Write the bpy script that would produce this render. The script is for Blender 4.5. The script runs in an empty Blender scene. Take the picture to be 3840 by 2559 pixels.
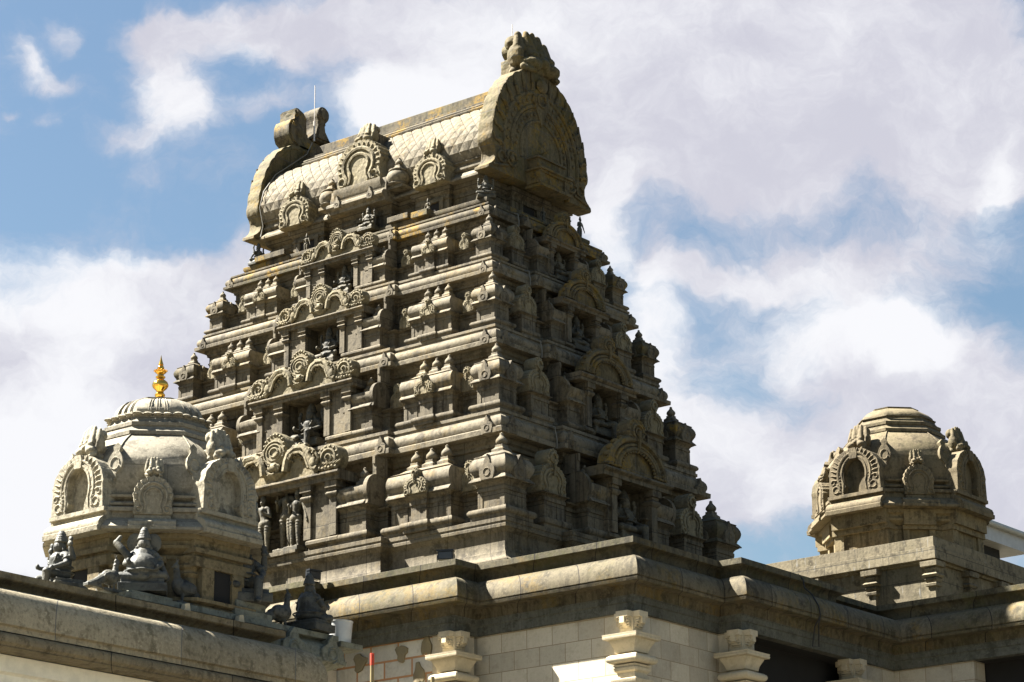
import bpy, bmesh, math, random
from mathutils import Vector, Matrix, noise
random.seed(7)
PI=math.pi
S=bpy.context.scene; COL=S.collection
ZO=9.42                                   # the tower was measured around its first cornice; this lifts it above the ground
LX,LY=6.25,4.18; XC,YC=-3.125,2.09
Z3=lambda z:z+ZO

# ------------------------------------------------------------------ mesh builder
class MB:
    def __init__(s): s.v=[]; s.f=[]
    def add(s,vs,fs):
        o=len(s.v); s.v+=[tuple(p) for p in vs]; s.f+=[tuple(i+o for i in q) for q in fs]
    def box(s,x0,x1,y0,y1,z0,z1):
        if x0>x1:x0,x1=x1,x0
        if y0>y1:y0,y1=y1,y0
        if z0>z1:z0,z1=z1,z0
        s.add([(x0,y0,z0),(x1,y0,z0),(x1,y1,z0),(x0,y1,z0),(x0,y0,z1),(x1,y0,z1),(x1,y1,z1),(x0,y1,z1)],
              [(0,3,2,1),(4,5,6,7),(0,1,5,4),(1,2,6,5),(2,3,7,6),(3,0,4,7)]); return s
    def prism(s,pts,y0,y1,bev=0):
        """polygon in x,z (counter-clockwise seen from -Y), extruded from front y0 to back y1"""
        n=len(pts)
        if bev:
            cx=sum(p[0] for p in pts)/n; cz=sum(p[1] for p in pts)/n
            fr=[(cx+(p[0]-cx)*(1-bev),y0,cz+(p[1]-cz)*(1-bev)) for p in pts]
            m=[(p[0],y0+abs(y1-y0)*.12,p[1]) for p in pts]; bk=[(p[0],y1,p[1]) for p in pts]
            f=[tuple(range(n)),tuple(range(3*n-1,2*n-1,-1))]
            for i in range(n):
                j=(i+1)%n; f.append((i,n+i,n+j,j)); f.append((n+i,2*n+i,2*n+j,n+j))
            s.add(fr+m+bk,f)
        else:
            f=[tuple(range(n)),tuple(range(2*n-1,n-1,-1))]
            for i in range(n):
                j=(i+1)%n; f.append((i,n+i,n+j,j))
            s.add([(p[0],y0,p[1]) for p in pts]+[(p[0],y1,p[1]) for p in pts],f)
        return s
    def prismx(s,pts,x0,x1):
        """polygon in y,z extruded along x"""
        n=len(pts); f=[tuple(range(n)),tuple(range(2*n-1,n-1,-1))]
        for i in range(n):
            j=(i+1)%n; f.append((i,n+i,n+j,j))
        s.add([(x0,p[0],p[1]) for p in pts]+[(x1,p[0],p[1]) for p in pts],f); return s
    def sq(s,prof,cx=0,cy=0,hy=0,hx=0,cap=True):
        """square rings (half width, z); hx,hy lengthen them"""
        vs=[];f=[]
        for h,z in prof:
            a=h+hx;b=h+hy; vs+=[(cx-a,cy-b,z),(cx+a,cy-b,z),(cx+a,cy+b,z),(cx-a,cy+b,z)]
        for k in range(len(prof)-1):
            for i in range(4):
                j=(i+1)%4; f.append((4*k+i,4*k+j,4*k+4+j,4*k+4+i))
        if cap: f.append((3,2,1,0)); k=4*(len(prof)-1); f.append((k,k+1,k+2,k+3))
        s.add(vs,f); return s
    def lathe(s,prof,cx=0,cy=0,n=16,ph=0,axis='z',sx=1,sy=1):
        vs=[];f=[]
        for r,z in prof:
            for i in range(n):
                a=2*PI*i/n+ph; p=(r*math.cos(a)*sx,r*math.sin(a)*sy,z)
                if axis=='y': p=(p[0],-p[2],p[1]); vs.append((cx+p[0],p[1],cy+p[2]))
                else: vs.append((cx+p[0],cy+p[1],p[2]))
        for k in range(len(prof)-1):
            for i in range(n):
                j=(i+1)%n; f.append((n*k+i,n*k+j,n*k+n+j,n*k+n+i))
        f.append(tuple(range(n-1,-1,-1))); k=n*(len(prof)-1); f.append(tuple(range(k,k+n)))
        s.add(vs,f); return s
    def tube(s,pts,r,n=6,r1=None,flat=1):
        pts=[Vector(p) for p in pts]; vs=[];f=[]; m=len(pts)
        up=Vector((0,1,0))
        for k,p in enumerate(pts):
            t=(pts[min(k+1,m-1)]-pts[max(k-1,0)]).normalized()
            a=t.cross(up)
            if a.length<1e-3: a=t.cross(Vector((1,0,0)))
            a.normalize(); b=t.cross(a).normalized()
            rr=r if r1 is None else r+(r1-r)*k/(m-1)
            for i in range(n):
                w=2*PI*i/n; vs.append(p+a*math.cos(w)*rr+b*math.sin(w)*rr*flat)
        for k in range(m-1):
            for i in range(n):
                j=(i+1)%n; f.append((n*k+i,n*k+j,n*k+n+j,n*k+n+i))
        f.append(tuple(range(n-1,-1,-1))); k=n*(m-1); f.append(tuple(range(k,k+n)))
        s.add(vs,f); return s
    def ball(s,c,r,n=8,m=5):
        if not hasattr(r,'__len__'): r=(r,r,r)
        vs=[(c[0],c[1],c[2]-r[2])];f=[]
        for k in range(1,m):
            a=PI*k/m-PI/2
            for i in range(n):
                w=2*PI*i/n; vs.append((c[0]+r[0]*math.cos(a)*math.cos(w),c[1]+r[1]*math.cos(a)*math.sin(w),c[2]+r[2]*math.sin(a)))
        vs.append((c[0],c[1],c[2]+r[2])); e=len(vs)-1
        for i in range(n): f.append((0,1+(i+1)%n,1+i))
        for k in range(m-2):
            for i in range(n):
                j=(i+1)%n; f.append((1+n*k+i,1+n*k+j,1+n*k+n+j,1+n*k+n+i))
        k=1+n*(m-2)
        for i in range(n): f.append((k+i,k+(i+1)%n,e))
        s.add(vs,f); return s
    def cap(s,p0,r0,p1,r1,n=10):
        """tapered limb with round ends"""
        p0=Vector(p0);p1=Vector(p1); d=(p1-p0); L=d.length; d.normalize()
        a=d.cross(Vector((0.3,1,.2))).normalized(); b=d.cross(a); rings=[]
        for t in (-1,-.7,-.3,0): rings.append((p0+d*r0*t,r0*math.sqrt(max(0.01,1-t*t))))
        for t in (0,.3,.7,1): rings.append((p1+d*r1*t,r1*math.sqrt(max(0.01,1-t*t))))
        vs=[];f=[]
        for c,r in rings:
            for i in range(n):
                w=2*PI*i/n; vs.append(c+a*math.cos(w)*r+b*math.sin(w)*r)
        for k in range(7):
            for i in range(n):
                j=(i+1)%n; f.append((n*k+i,n*k+j,n*k+n+j,n*k+n+i))
        f.append(tuple(range(n-1,-1,-1))); f.append(tuple(range(7*n,8*n)))
        s.add(vs,f); return s
    def loft(s,outline,prof,top=True,bot=False):
        """moulding profile (outward offset, z) run round a CCW plan outline with mitred corners"""
        n=len(outline); mit=[]
        for i in range(n):
            a=Vector(outline[i-1]);b=Vector(outline[i]);c=Vector(outline[(i+1)%n])
            e1=(b-a).normalized();e2=(c-b).normalized()
            n1=Vector((e1.y,-e1.x));n2=Vector((e2.y,-e2.x)); m=(n1+n2); m/=m.dot(n1); mit.append(m)
        vs=[];f=[]
        for d,z in prof:
            for i in range(n): vs.append((outline[i][0]+mit[i].x*d,outline[i][1]+mit[i].y*d,z))
        for k in range(len(prof)-1):
            for i in range(n):
                j=(i+1)%n; f.append((n*k+i,n*k+j,n*k+n+j,n*k+n+i))
        if prof[0][1]>prof[-1][1]: f=[tuple(reversed(q)) for q in f]
        hi=len(prof)-1 if prof[-1][1]>=prof[0][1] else 0; lo=len(prof)-1-hi
        if top: f.append(tuple(range(n*hi,n*hi+n)))
        if bot: f.append(tuple(range(n*lo+n-1,n*lo-1,-1)))
        s.add(vs,f); return s
    def xf(s,M): s.v=[tuple(M@Vector(p)) for p in s.v]; return s
    def mir(s):
        s.v=[(-p[0],p[1],p[2]) for p in s.v]; s.f=[tuple(reversed(q)) for q in s.f]; return s
    def join(s,o,off=(0,0,0),sc=1,rz=0):
        M=Matrix.Translation(off)@Matrix.Rotation(rz,4,'Z')@Matrix.Diagonal((sc,sc,sc,1))
        s.add([M@Vector(p) for p in o.v],o.f); return s
    def mesh(s,name,ang=38,smooth=True,fix=True):
        me=bpy.data.meshes.new(name); me.from_pydata(s.v,[],s.f); me.validate()
        if fix:
            bm=bmesh.new(); bm.from_mesh(me); bmesh.ops.remove_doubles(bm,verts=bm.verts,dist=1e-5)
            bmesh.ops.recalc_face_normals(bm,faces=bm.faces); bm.to_mesh(me); bm.free()
        if smooth:
            me.polygons.foreach_set('use_smooth',[True]*len(me.polygons)); me.set_sharp_from_angle(angle=math.radians(ang))
        me.update(); return me
def rough(me,amp,sc,seed=0.):
    """weather a finely divided mesh: nudge its vertices with noise"""
    for v in me.vertices:
        n=noise.noise_vector(v.co*sc+Vector((seed,seed,seed))); v.co+=n*amp
    me.update()
def remesh(mb,name,vox,amp=0,sc=10):
    """fuse the limbs of a figure into one continuous carved surface"""
    me=mb.mesh(name+'_raw',fix=False); o=bpy.data.objects.new(name+'_raw',me); COL.objects.link(o)
    m=o.modifiers.new('r','REMESH'); m.mode='VOXEL'; m.voxel_size=vox
    sm=o.modifiers.new('s','SMOOTH'); sm.factor=.5; sm.iterations=1
    dg=bpy.context.evaluated_depsgraph_get(); r=bpy.data.meshes.new_from_object(o.evaluated_get(dg)); r.name=name
    bpy.data.objects.remove(o); bpy.data.meshes.remove(me)
    r.polygons.foreach_set('use_smooth',[True]*len(r.polygons))
    if amp: rough(r,amp,sc)
    return r

# ------------------------------------------------------------------ objects
def thing(name,label,cat,loc=(0,0,0),group=None):
    o=bpy.data.objects.new(name,None); COL.objects.link(o); o.location=loc; o.empty_display_size=.2
    o['label']=label; o['category']=cat
    if group:o['group']=group
    return o
def obj(name,me,mat,parent=None,loc=(0,0,0),rz=0,sc=1):
    """loc is a world point; parents are never rotated or scaled unless they are parts placed by this same function"""
    if isinstance(me,MB): me=me.mesh(name)
    if not me.materials: me.materials.append(mat)
    o=bpy.data.objects.new(name,me); COL.objects.link(o)
    M=Matrix.Translation(loc)@Matrix.Rotation(rz,4,'Z')@(Matrix.Diagonal((*sc,1)) if hasattr(sc,'__len__') else Matrix.Scale(sc,4))
    if parent:
        o.parent=parent; M=WM[parent.name].inverted()@M if parent.name in WM else Matrix.Translation(-parent.location)@M
        WM[o.name]=(WM[parent.name] if parent.name in WM else Matrix.Translation(parent.location))@M
    else: WM[o.name]=M
    o.matrix_local=M
    return o
WM={}
def tag(o,label,cat,group=None):
    o['label']=label;o['category']=cat
    if group:o['group']=group
    return o

# ------------------------------------------------------------------ materials
class NT:
    def __init__(s,mat_or_world): s.t=mat_or_world.node_tree; s.n=s.t.nodes; s.l=s.t.links
    def node(s,ty,**k):
        n=s.n.new(ty)
        for a,b in k.items(): setattr(n,a,b)
        return n
    def lk(s,a,b): s.l.new(a,b)
    def val(s,inp,v):
        if hasattr(v,'is_output') or isinstance(v,bpy.types.NodeSocket): s.lk(v,inp)
        else: inp.default_value=v
    def math(s,op,a,b=0,c=None,clamp=False):
        n=s.node('ShaderNodeMath',operation=op,use_clamp=clamp); s.val(n.inputs[0],a); s.val(n.inputs[1],b)
        if c is not None: s.val(n.inputs[2],c)
        return n.outputs[0]
    def mixc(s,f,a,b,bt='MIX'):
        n=s.node('ShaderNodeMix',data_type='RGBA',blend_type=bt); s.val(n.inputs[0],f)
        for i,v in ((6,a),(7,b)):
            if isinstance(v,bpy.types.NodeSocket): s.lk(v,n.inputs[i])
            else: n.inputs[i].default_value=(*v[:3],1)
        return n.outputs[2]
    def noise(s,vec,scale,detail=4,rough=.55,w=None):
        n=s.node('ShaderNodeTexNoise'); s.lk(vec,n.inputs['Vector']); n.inputs['Scale'].default_value=scale
        n.inputs['Detail'].default_value=detail; n.inputs['Roughness'].default_value=rough; return n.outputs['Fac']
    def ramp(s,f,a,b,va=0,vb=1):
        n=s.node('ShaderNodeMapRange',interpolation_type='SMOOTHSTEP'); s.val(n.inputs[0],f)
        for i,v in enumerate((a,b,va,vb)): n.inputs[i+1].default_value=v
        return n.outputs[0]
    def scale(s,vec,v,off=(0,0,0)):
        n=s.node('ShaderNodeVectorMath',operation='MULTIPLY_ADD'); s.lk(vec,n.inputs[0]); n.inputs[1].default_value=v; n.inputs[2].default_value=off; return n.outputs[0]
def newmat(name):
    m=bpy.data.materials.new(name); m.use_nodes=True; t=NT(m); b=m.node_tree.nodes['Principled BSDF']; return m,t,b
ALB=.47; WARM=(1.05,1.0,.89)
def stone(name,col,dark,streak=.5,lichen=0.,moss=0.,speck=.35,bump=.35,joints=None,white=0.,rough=.85,carve=0.,jcol=(.03,.025,.02),tint=None):
    wm=(1,1,1) if name in ('dark_statue_stone','grey_granite_beam','grey_green_granite') else (1,.975,.90) if name in ('cream_ashlar','cream_granite','aerated_block_wall') else WARM; alb=1.0 if name in ('cream_ashlar','cream_granite','aerated_block_wall') else ALB; col=tuple(x*alb*w_ for x,w_ in zip(col,wm)); dark=tuple(x*alb*w_*.72 for x,w_ in zip(dark,wm)); jcol=tuple(x*alb for x in jcol); mo=.3 if alb==1.0 else 1.; tint=tint and tuple(x*ALB for x in tint)
    m,t,b=newmat(name); g=t.node('ShaderNodeNewGeometry'); P=g.outputs['Position']
    sp=t.node('ShaderNodeSeparateXYZ'); t.lk(P,sp.inputs[0])
    big=t.noise(P,1.3,5,.6); mid=t.noise(P,7,5,.6); fine=t.noise(P,75,3,.7)
    c=t.mixc(t.ramp(big,.35,.68),col,tuple(x*.8 for x in col))
    if tint: c=t.mixc(t.ramp(t.noise(t.scale(P,(1,1,1),(9,4,2)),2.3,4,.6),.45,.65),c,tint)
    c=t.mixc(t.math('MULTIPLY',t.ramp(mid,.5,.68),.75*mo),c,dark); gr=t.noise(P,28,4,.7); c=t.mixc(t.math('MULTIPLY',t.ramp(gr,.52,.68),.7*mo),c,tuple(x*.5 for x in col)); c=t.mixc(t.math('MULTIPLY',t.ramp(gr,.47,.33),.5*mo),c,tuple(x*1.35 for x in col))
    # vertical rain streaks
    st=t.noise(t.scale(P,(15,15,.8)),1.0,5,.7); st2=t.noise(t.scale(P,(1,1,1.6),(3,7,1)),.9,3,.6)
    sm=t.math('MULTIPLY',t.ramp(st,.42,.66),t.ramp(st2,.38,.58)); c=t.mixc(t.math('MULTIPLY',sm,streak),c,dark)
    if white:
        ws=t.noise(t.scale(P,(22,22,1.6),(5,5,5)),1.0,4,.6); wp=t.noise(t.scale(P,(1,1,3),(13,1,8)),1.1,3,.6)
        c=t.mixc(t.math('MULTIPLY',t.math('MULTIPLY',t.ramp(ws,.56,.7),t.ramp(wp,.52,.66)),white),c,(.34,.34,.33))
    # grain of the granite
    c=t.mixc(t.math('MULTIPLY',t.ramp(fine,.55,.75),speck),c,tuple(x*.45 for x in col))
    c=t.mixc(t.math('MULTIPLY',t.ramp(fine,.45,.25),speck*.8),c,tuple(min(.8,x*1.55) for x in col))
    if lichen:
        nz=t.node('ShaderNodeSeparateXYZ'); t.lk(g.outputs['Normal'],nz.inputs[0])
        lm=t.math('MULTIPLY',t.ramp(t.noise(P,2.1,6,.68),.50,.60),t.ramp(t.noise(P,17,4,.7),.40,.55))
        c=t.mixc(t.math('MULTIPLY',lm,lichen),c,(.20,.125,.02))
    if moss:
        mm=t.math('MULTIPLY',t.ramp(t.noise(t.scale(P,(1,1,.8),(31,2,9)),1.6,6,.65),.48,.62),t.ramp(t.noise(P,22,3,.7),.35,.6))
        c=t.mixc(t.math('MULTIPLY',mm,moss),c,(.065,.065,.018))
    h=t.math('MULTIPLY',fine,.35)
    h=t.math('ADD',h,t.math('MULTIPLY',mid,.8)); h=t.math('ADD',h,t.math('MULTIPLY',gr,.7))
    if joints:
        cv=t.node('ShaderNodeCombineXYZ'); t.lk(t.math('ADD',sp.outputs[0],sp.outputs[1]),cv.inputs[0]); t.lk(sp.outputs[2],cv.inputs[1])
        br=t.node('ShaderNodeTexBrick'); t.lk(t.scale(cv.outputs[0],(1,1,1),joints[3] if len(joints)>3 else (0,0,0)),br.inputs['Vector'])
        br.inputs['Scale'].default_value=1; br.inputs['Brick Width'].default_value=joints[0]; br.inputs['Row Height'].default_value=joints[1]
        br.inputs['Mortar Size'].default_value=joints[2]; br.inputs['Mortar Smooth'].default_value=.3; br.inputs['Bias'].default_value=0
        br.inputs['Color1'].default_value=(.74,.74,.74,1); br.inputs['Color2'].default_value=(1,1,1,1)
        c=t.mixc(1,c,br.outputs['Color'],'MULTIPLY'); c=t.mixc(br.outputs['Fac'],c,jcol)
        h=t.math('SUBTRACT',h,t.math('MULTIPLY',br.outputs['Fac'],1.2))
    if carve:
        vo=t.node('ShaderNodeTexVoronoi',feature='SMOOTH_F1'); t.lk(P,vo.inputs['Vector']); vo.inputs['Scale'].default_value=24
        w=t.node('ShaderNodeTexNoise'); 
        h=t.math('ADD',h,t.math('MULTIPLY',vo.outputs['Distance'],carve*3))
        c=t.mixc(t.math('MULTIPLY',t.ramp(vo.outputs['Distance'],.25,.5),.25*carve),c,dark)
    bp=t.node('ShaderNodeBump'); bp.inputs['Strength'].default_value=bump; bp.inputs['Distance'].default_value=.012; t.lk(h,bp.inputs['Height'])
    bv=t.node('ShaderNodeBevel',samples=3); bv.inputs['Radius'].default_value=.007; t.lk(bv.outputs[0],bp.inputs['Normal'])
    t.lk(bp.outputs[0],b.inputs['Normal']); t.lk(c,b.inputs['Base Color']); b.inputs['Roughness'].default_value=rough
    b.inputs['Specular IOR Level'].default_value=.25
    return m
def plain(name,col,rough=.6,metal=0,spec=.4,var=.15,emis=None):
    m,t,b=newmat(name); g=t.node('ShaderNodeNewGeometry'); n=t.noise(g.outputs['Position'],9,5,.6)
    c=t.mixc(t.ramp(n,.35,.7),col,tuple(x*(1-var) for x in col)); t.lk(c,b.inputs['Base Color'])
    b.inputs['Roughness'].default_value=rough; b.inputs['Metallic'].default_value=metal; b.inputs['Specular IOR Level'].default_value=spec
    return m
M={}
M['gran']=stone('weathered_granite',(.275,.243,.185),(.068,.058,.041),streak=.75,lichen=.12,moss=.10,joints=(.62,.9,.004,(.21,.37,0)),jcol=(.06,.05,.035))
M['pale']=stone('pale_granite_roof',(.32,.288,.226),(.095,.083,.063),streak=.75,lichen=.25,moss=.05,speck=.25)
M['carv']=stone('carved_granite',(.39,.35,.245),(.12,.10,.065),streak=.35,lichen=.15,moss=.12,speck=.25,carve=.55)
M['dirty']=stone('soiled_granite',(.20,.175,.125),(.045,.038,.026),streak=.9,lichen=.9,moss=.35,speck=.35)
M['gable']=stone('gable_granite',(.29,.24,.14),(.09,.075,.042),streak=.6,lichen=.75,moss=.5,carve=.5,joints=(1.1,.47,.004,(.3,.1,0)),jcol=(.16,.15,.13))
M['mainc']=stone('cornice_granite',(.27,.235,.16),(.07,.06,.035),streak=.6,lichen=.35,moss=.3,speck=.45,joints=(.78,30,.006,(.31,.5,0)))
M['coping']=stone('coping_granite',(.21,.19,.13),(.055,.05,.035),streak=.6,lichen=.25,moss=.5,joints=(.83,30,.006,(.11,.5,0)))
M['beam']=stone('grey_granite_beam',(.27,.27,.215),(.13,.125,.095),streak=.4,moss=.1,speck=.5,white=.25,joints=(1.13,30,.004,(.4,.5,0)),jcol=(.2,.2,.18))
M['ashlar']=stone('cream_ashlar',(.56,.51,.42),(.36,.30,.22),streak=.12,speck=.2,bump=.12,joints=(.345,.205,.0035,(.13,.03,0)),jcol=(.22,.16,.09))
M['cream']=stone('cream_granite',(.50,.44,.33),(.25,.21,.13),streak=.12,speck=.12,moss=.06,bump=.15)
M['aac']=stone('aerated_block_wall',(.70,.68,.62),(.40,.33,.22),streak=.2,speck=.08,bump=.3,joints=(.40,.195,.013,(.05,.07,0)),jcol=(.46,.24,.11))
M['dabs']=plain('adhesive_dab',(.23,.19,.11),.9)
M['dome']=stone('grey_dome_granite',(.56,.53,.45),(.25,.23,.185),streak=.3,speck=.3,moss=.05,joints=(2.2,.62,.003,(.8,.33,0)),jcol=(.14,.12,.1))
M['domec']=stone('grey_carved_granite',(.56,.53,.44),(.23,.21,.165),streak=.35,speck=.3,moss=.06,carve=.4)
M['domer']=stone('right_dome_granite',(.28,.235,.155),(.085,.07,.045),streak=.55,speck=.3,moss=.25)
M['drum']=stone('drum_granite',(.38,.315,.195),(.085,.07,.045),streak=.5,speck=.3,moss=.1)
M['pod']=stone('podium_granite',(.40,.355,.26),(.09,.075,.05),streak=.55,speck=.25,white=.8,moss=.15,joints=(.95,.34,.004,(.2,.1,0)),jcol=(.1,.09,.07))
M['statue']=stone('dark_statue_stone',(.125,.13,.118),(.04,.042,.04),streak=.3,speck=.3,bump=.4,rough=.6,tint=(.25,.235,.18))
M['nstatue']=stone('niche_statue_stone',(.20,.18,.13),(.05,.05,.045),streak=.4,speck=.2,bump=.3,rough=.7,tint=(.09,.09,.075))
M['hall']=stone('hall_granite',(.42,.36,.25),(.17,.14,.09),streak=.35,speck=.55,lichen=.12,moss=.15,joints=(1.6,30,.006,(.2,.5,0)))
M['halk']=stone('hall_eave_granite',(.68,.61,.46),(.30,.26,.17),streak=.3,speck=.4,moss=.12,joints=(1.6,30,.006,(.9,.5,0)),jcol=(.25,.24,.22))
M['grey']=stone('grey_green_granite',(.38,.395,.32),(.17,.175,.14),streak=.3,speck=.4,moss=.15,carve=.15)
M['gold']=plain('polished_gold',(.83,.47,.08),.16,1,.5,.12)
M['white']=plain('white_paint',(.84,.79,.65),.6)
M['modern']=plain('white_fascia',(0.39,0.39,0.39),.5)
M['gutter']=plain('grey_gutter',(.33,.34,.33),.45)
M['black']=plain('black_metal',(.012,.012,.013),.35)
M['lens']=plain('lamp_glass',(.05,.05,.05),.1)
M['dark']=plain('painted_shade',(.012,.011,.01),.9)  # near-black that stands in for shade in openings and under the modern roof
M['steel']=plain('galvanised_tube',(.25,.2,.1),.5,.3)
M['red']=plain('red_paint',(.55,.06,.03),.5)
M['tank']=plain('white_plastic',(0.52,0.53,0.52),.35)
M['wire']=plain('conductor_tape',(.16,.15,.12),.6)
M['rod']=plain('lightning_rod_metal',(.5,.45,.4),.4,.5)
M['paving']=stone('light_paving',(.60,.56,.48),(.36,.34,.3),streak=0,joints=None)
M['ground']=stone('tarmac',(.09,.09,.085),(.06,.06,.055),streak=0,joints=None)

# ------------------------------------------------------------------ carved pieces (local: front towards -Y, x sideways, z up)
def arc(cx,cz,r,a0,a1,n,y=0,rz=None):
    rz=rz or r; return [(cx+r*math.cos(math.radians(a0+(a1-a0)*i/n)),y,cz+rz*math.sin(math.radians(a0+(a1-a0)*i/n))) for i in range(n+1)]
def nasi(hw,h,th,lobe=True,scal=9,rings=2,bead=True,recess=False):
    """horseshoe arch plaque standing on z=0, y from 0 (front) to th (back)"""
    m=MB(); hl=h*.66 if lobe else h; cz=hl*.46; r=hw*.97; rz=hl-cz; pts=[]; N=scal*4
    for i in range(N+1):
        a=math.radians(180*i/N); sc=1+.06*abs(math.sin(PI*scal*i/N))
        pts.append((r*math.cos(a)*sc,cz+rz*math.sin(a)*sc))
    poly=[(-hw*.95,0),(hw*.95,0)]+[(hw*.99,cz*.25),(hw*.93,cz*.5)]+pts+[(-hw*.93,cz*.5),(-hw*.99,cz*.25)]
    m.prism(poly,0,th,.03); e=hw/.12
    for k in range(rings):
        q=.70-.24*k; ta=.07*hw*(1-.2*k)
        w=math.radians(-38 if k==0 else -30); dx=r*q*math.cos(w)
        p=[(-dx*1.12,-.003*e,.06*hl),(-dx*.93,-.004*e,cz*.42)]+[(-x,y,z) for x,y,z in arc(0,cz,r*q,-38,218,14,-.004*e,rz*q)]+[(dx*.93,-.004*e,cz*.42),(dx*1.12,-.003*e,.06*hl)]
        m.tube(p,ta,5,flat=.55)
    for sx in (-1,1): m.tube(arc(sx*r*.72,cz*.30,r*.15,0,330,8,-.003*e),.045*hw,4)
    if bead:
        n=scal
        for i in range(n):
            a=math.radians(-20+220*(i+.5)/n); c,s_=math.cos(a),math.sin(a)
            m.tube([(r*.80*c,.002*e,cz+rz*.80*s_),(r*.90*c,-.002*e,cz+rz*.9*s_),(r*1.0*c,.01*e,cz+rz*1.0*s_+.008*e)],hw*.06,4,hw*.035,flat=.7)
    if lobe:
        lc=hl+ (h-hl)*.42; lr=(h-hl)*.62
        m.prism([(lr*.85*math.cos(2*PI*i/14),lc+lr*math.sin(2*PI*i/14)*1.0) for i in range(14)],-.004,th*.9,.06)
        m.tube(arc(0,lc,lr*.5,0,350,10,-.008*e),.07*hw,5)
        m.tube([(0,-.012*e,lc-lr*.2),(0,-.016*e,hl*.86),(0,-.01*e,cz*1.3)],.075*hw,5,.04*hw)
        if bead:
            for i in range(7):
                a=math.radians(-10+200*i/6); m.ball((lr*.72*math.cos(a),.0,lc+lr*.85*math.sin(a)),(hw*.07,th*.06+.003,hw*.08),6,4)
    return m
def plaque(hw,h,th):
    """small flat shouldered plaque with a ring, used on shrine domes and cornices"""
    m=MB(); p=[(-.75,0),(.75,0),(1,.25),(.95,.45),(.62,.58),(.42,.62),(.40,.74),(.22,.86),(0,1),(-.22,.86),(-.40,.74),(-.42,.62),(-.62,.58),(-.95,.45),(-1,.25)]
    m.prism([(x*hw,z*h) for x,z in p],0,th,.03); m.tube(arc(0,h*.3,hw*.4,0,345,12,-.001),hw*.07,4); return m
def pot(z0,s=1):
    """square pedestal and pot finial, base at z0"""
    a=MB(); a.sq([(.078*s,z0),(.078*s,z0+.035*s),(.060*s,z0+.050*s),(.050*s,z0+.062*s),(.050*s,z0+.088*s)])
    a.lathe([(.030*s,z0+.087*s),(.055*s,z0+.102*s),(.066*s,z0+.125*s),(.062*s,z0+.147*s),(.042*s,z0+.172*s),(.024*s,z0+.192*s),(.019*s,z0+.210*s),(.020*s,z0+.22*s),(.001,z0+.232*s)],n=12)
    return a
# profile of a shrine: base, wall, flare, dome (half width, z relative to the cornice lip above)
K_BODY=[(.25,-1.07),(.25,-1.03),(.268,-1.02),(.282,-1.0),(.282,-.975),(.265,-.95),(.21,-.945),(.192,-.937),(.185,-.93),(.185,-.745),(.197,-.742),(.197,-.70),(.187,-.695),(.192,-.68),(.21,-.655),(.238,-.64),(.241,-.628)]
K_DOME=[(.267,-.627),(.266,-.617),(.245,-.592),(.226,-.572),(.221,-.562),(.23,-.556),(.226,-.548),(.238,-.53),(.257,-.495),(.265,-.455),(.259,-.415),(.24,-.375),(.22,-.352)]
K_TOP=[(.222,-.350),(.225,-.334),(.20,-.325),(.16,-.308),(.12,-.272),(.07,-.265)]
def kuta_mesh():
    b=MB(); b.sq(K_BODY)
    for sx in (-1,1):                                    # pilaster strips and panel on every wall face
        for rz in (0,PI/2):
            p=MB(); p.box(.118,.191,sx*.10,sx*.1905,-.932,-.746) if 0 else None
    for rz in range(4):
        p=MB(); p.box(-.193,-.125,-.1925,-.17,-.93,-.7455); p.box(.125,.193-.002,-.1925,-.17,-.93,-.7455); b.join(p,rz=rz*PI/2)
    d=MB(); d.sq(K_DOME); t=MB(); t.sq(K_TOP)
    d.join(t)
    return b.mesh('shrine_body'),d.mesh('shrine_dome')
def sala_meshes():
    b=MB(); b.sq(K_BODY,hx=.255)
    for x0,x1 in ((-.447,-.385),(-.262,-.20),(.20,.262),(.385,.447)): b.box(x0,x1,-.1925,-.17,-.93,-.7455)
    c=MB(); c.sq([(h-.05 if i>1 else h-.05,z) for i,(h,z) in enumerate(K_BODY)],hx=-.02,hy=.095); 
    b.join(c,(0,-.0,0))
    # barrel roof with flat gable ends
    prof=K_DOME; sec=[(-h,z) for h,z in prof]+[(h,z) for h,z in reversed(prof)]
    d=MB(); d.prismx(sec,-.475,.475)
    sl=MB(); sl.sq([(.215,-.350),(.225,-.336),(.20,-.326),(.15,-.306),(.10,-.27),(.06,-.265)],hx=.22)
    d.join(sl)
    return b.mesh('barrel_shrine_body'),d.mesh('barrel_roof')
def hara_meshes():
    """half barrel beside the central bay: wall block, barrel along x, arch disc at the +x end (x from -.42 to 0)"""
    b=MB(); b.sq(K_BODY,cx=-.24,hx=.0,cap=True); b.v=[(x*1 if x>-.24 else x-.1,y,z) for x,y,z in b.v]
    for x0,x1 in ((-.43,-.38),(-.11,-.05)): b.box(x0,x1,-.1925,-.17,-.93,-.7455)
    sec=[(-h,z) for h,z in K_DOME[:-2]]+[(-.15,-.36),(0,-.33),(.1,-.33),(.1,-.62)]
    r=MB(); r.prismx(sec,-.46,-.03)
    d=MB()                                               # horseshoe disc facing +x
    o=[]
    for i in range(25):
        a=math.radians(-35+215*i/24); o.append((-.075+.0-.19*math.cos(a)*1.0,-.455+.2*math.sin(a)))
    o=[(-.25,-.63),(-.235,-.60)]+[(y,z) for y,z in o if y>-.3]+[(.1,-.63)]
    d.prismx(o,-.045,.015)
    po=MB(); po.box(-.035,.02,-.10,.1,-.27,-.06); po.box(-.028,.012,-.115,.1,-.13,-.04)
    f=pot(-.345,.95); g=MB(); g.join(f,(-.22,-.03,0))
    return b.mesh('half_shrine_body'),r.mesh('half_barrel_roof'),d.mesh('arch_disc'),po.mesh('post'),g.mesh('finial')
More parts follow.
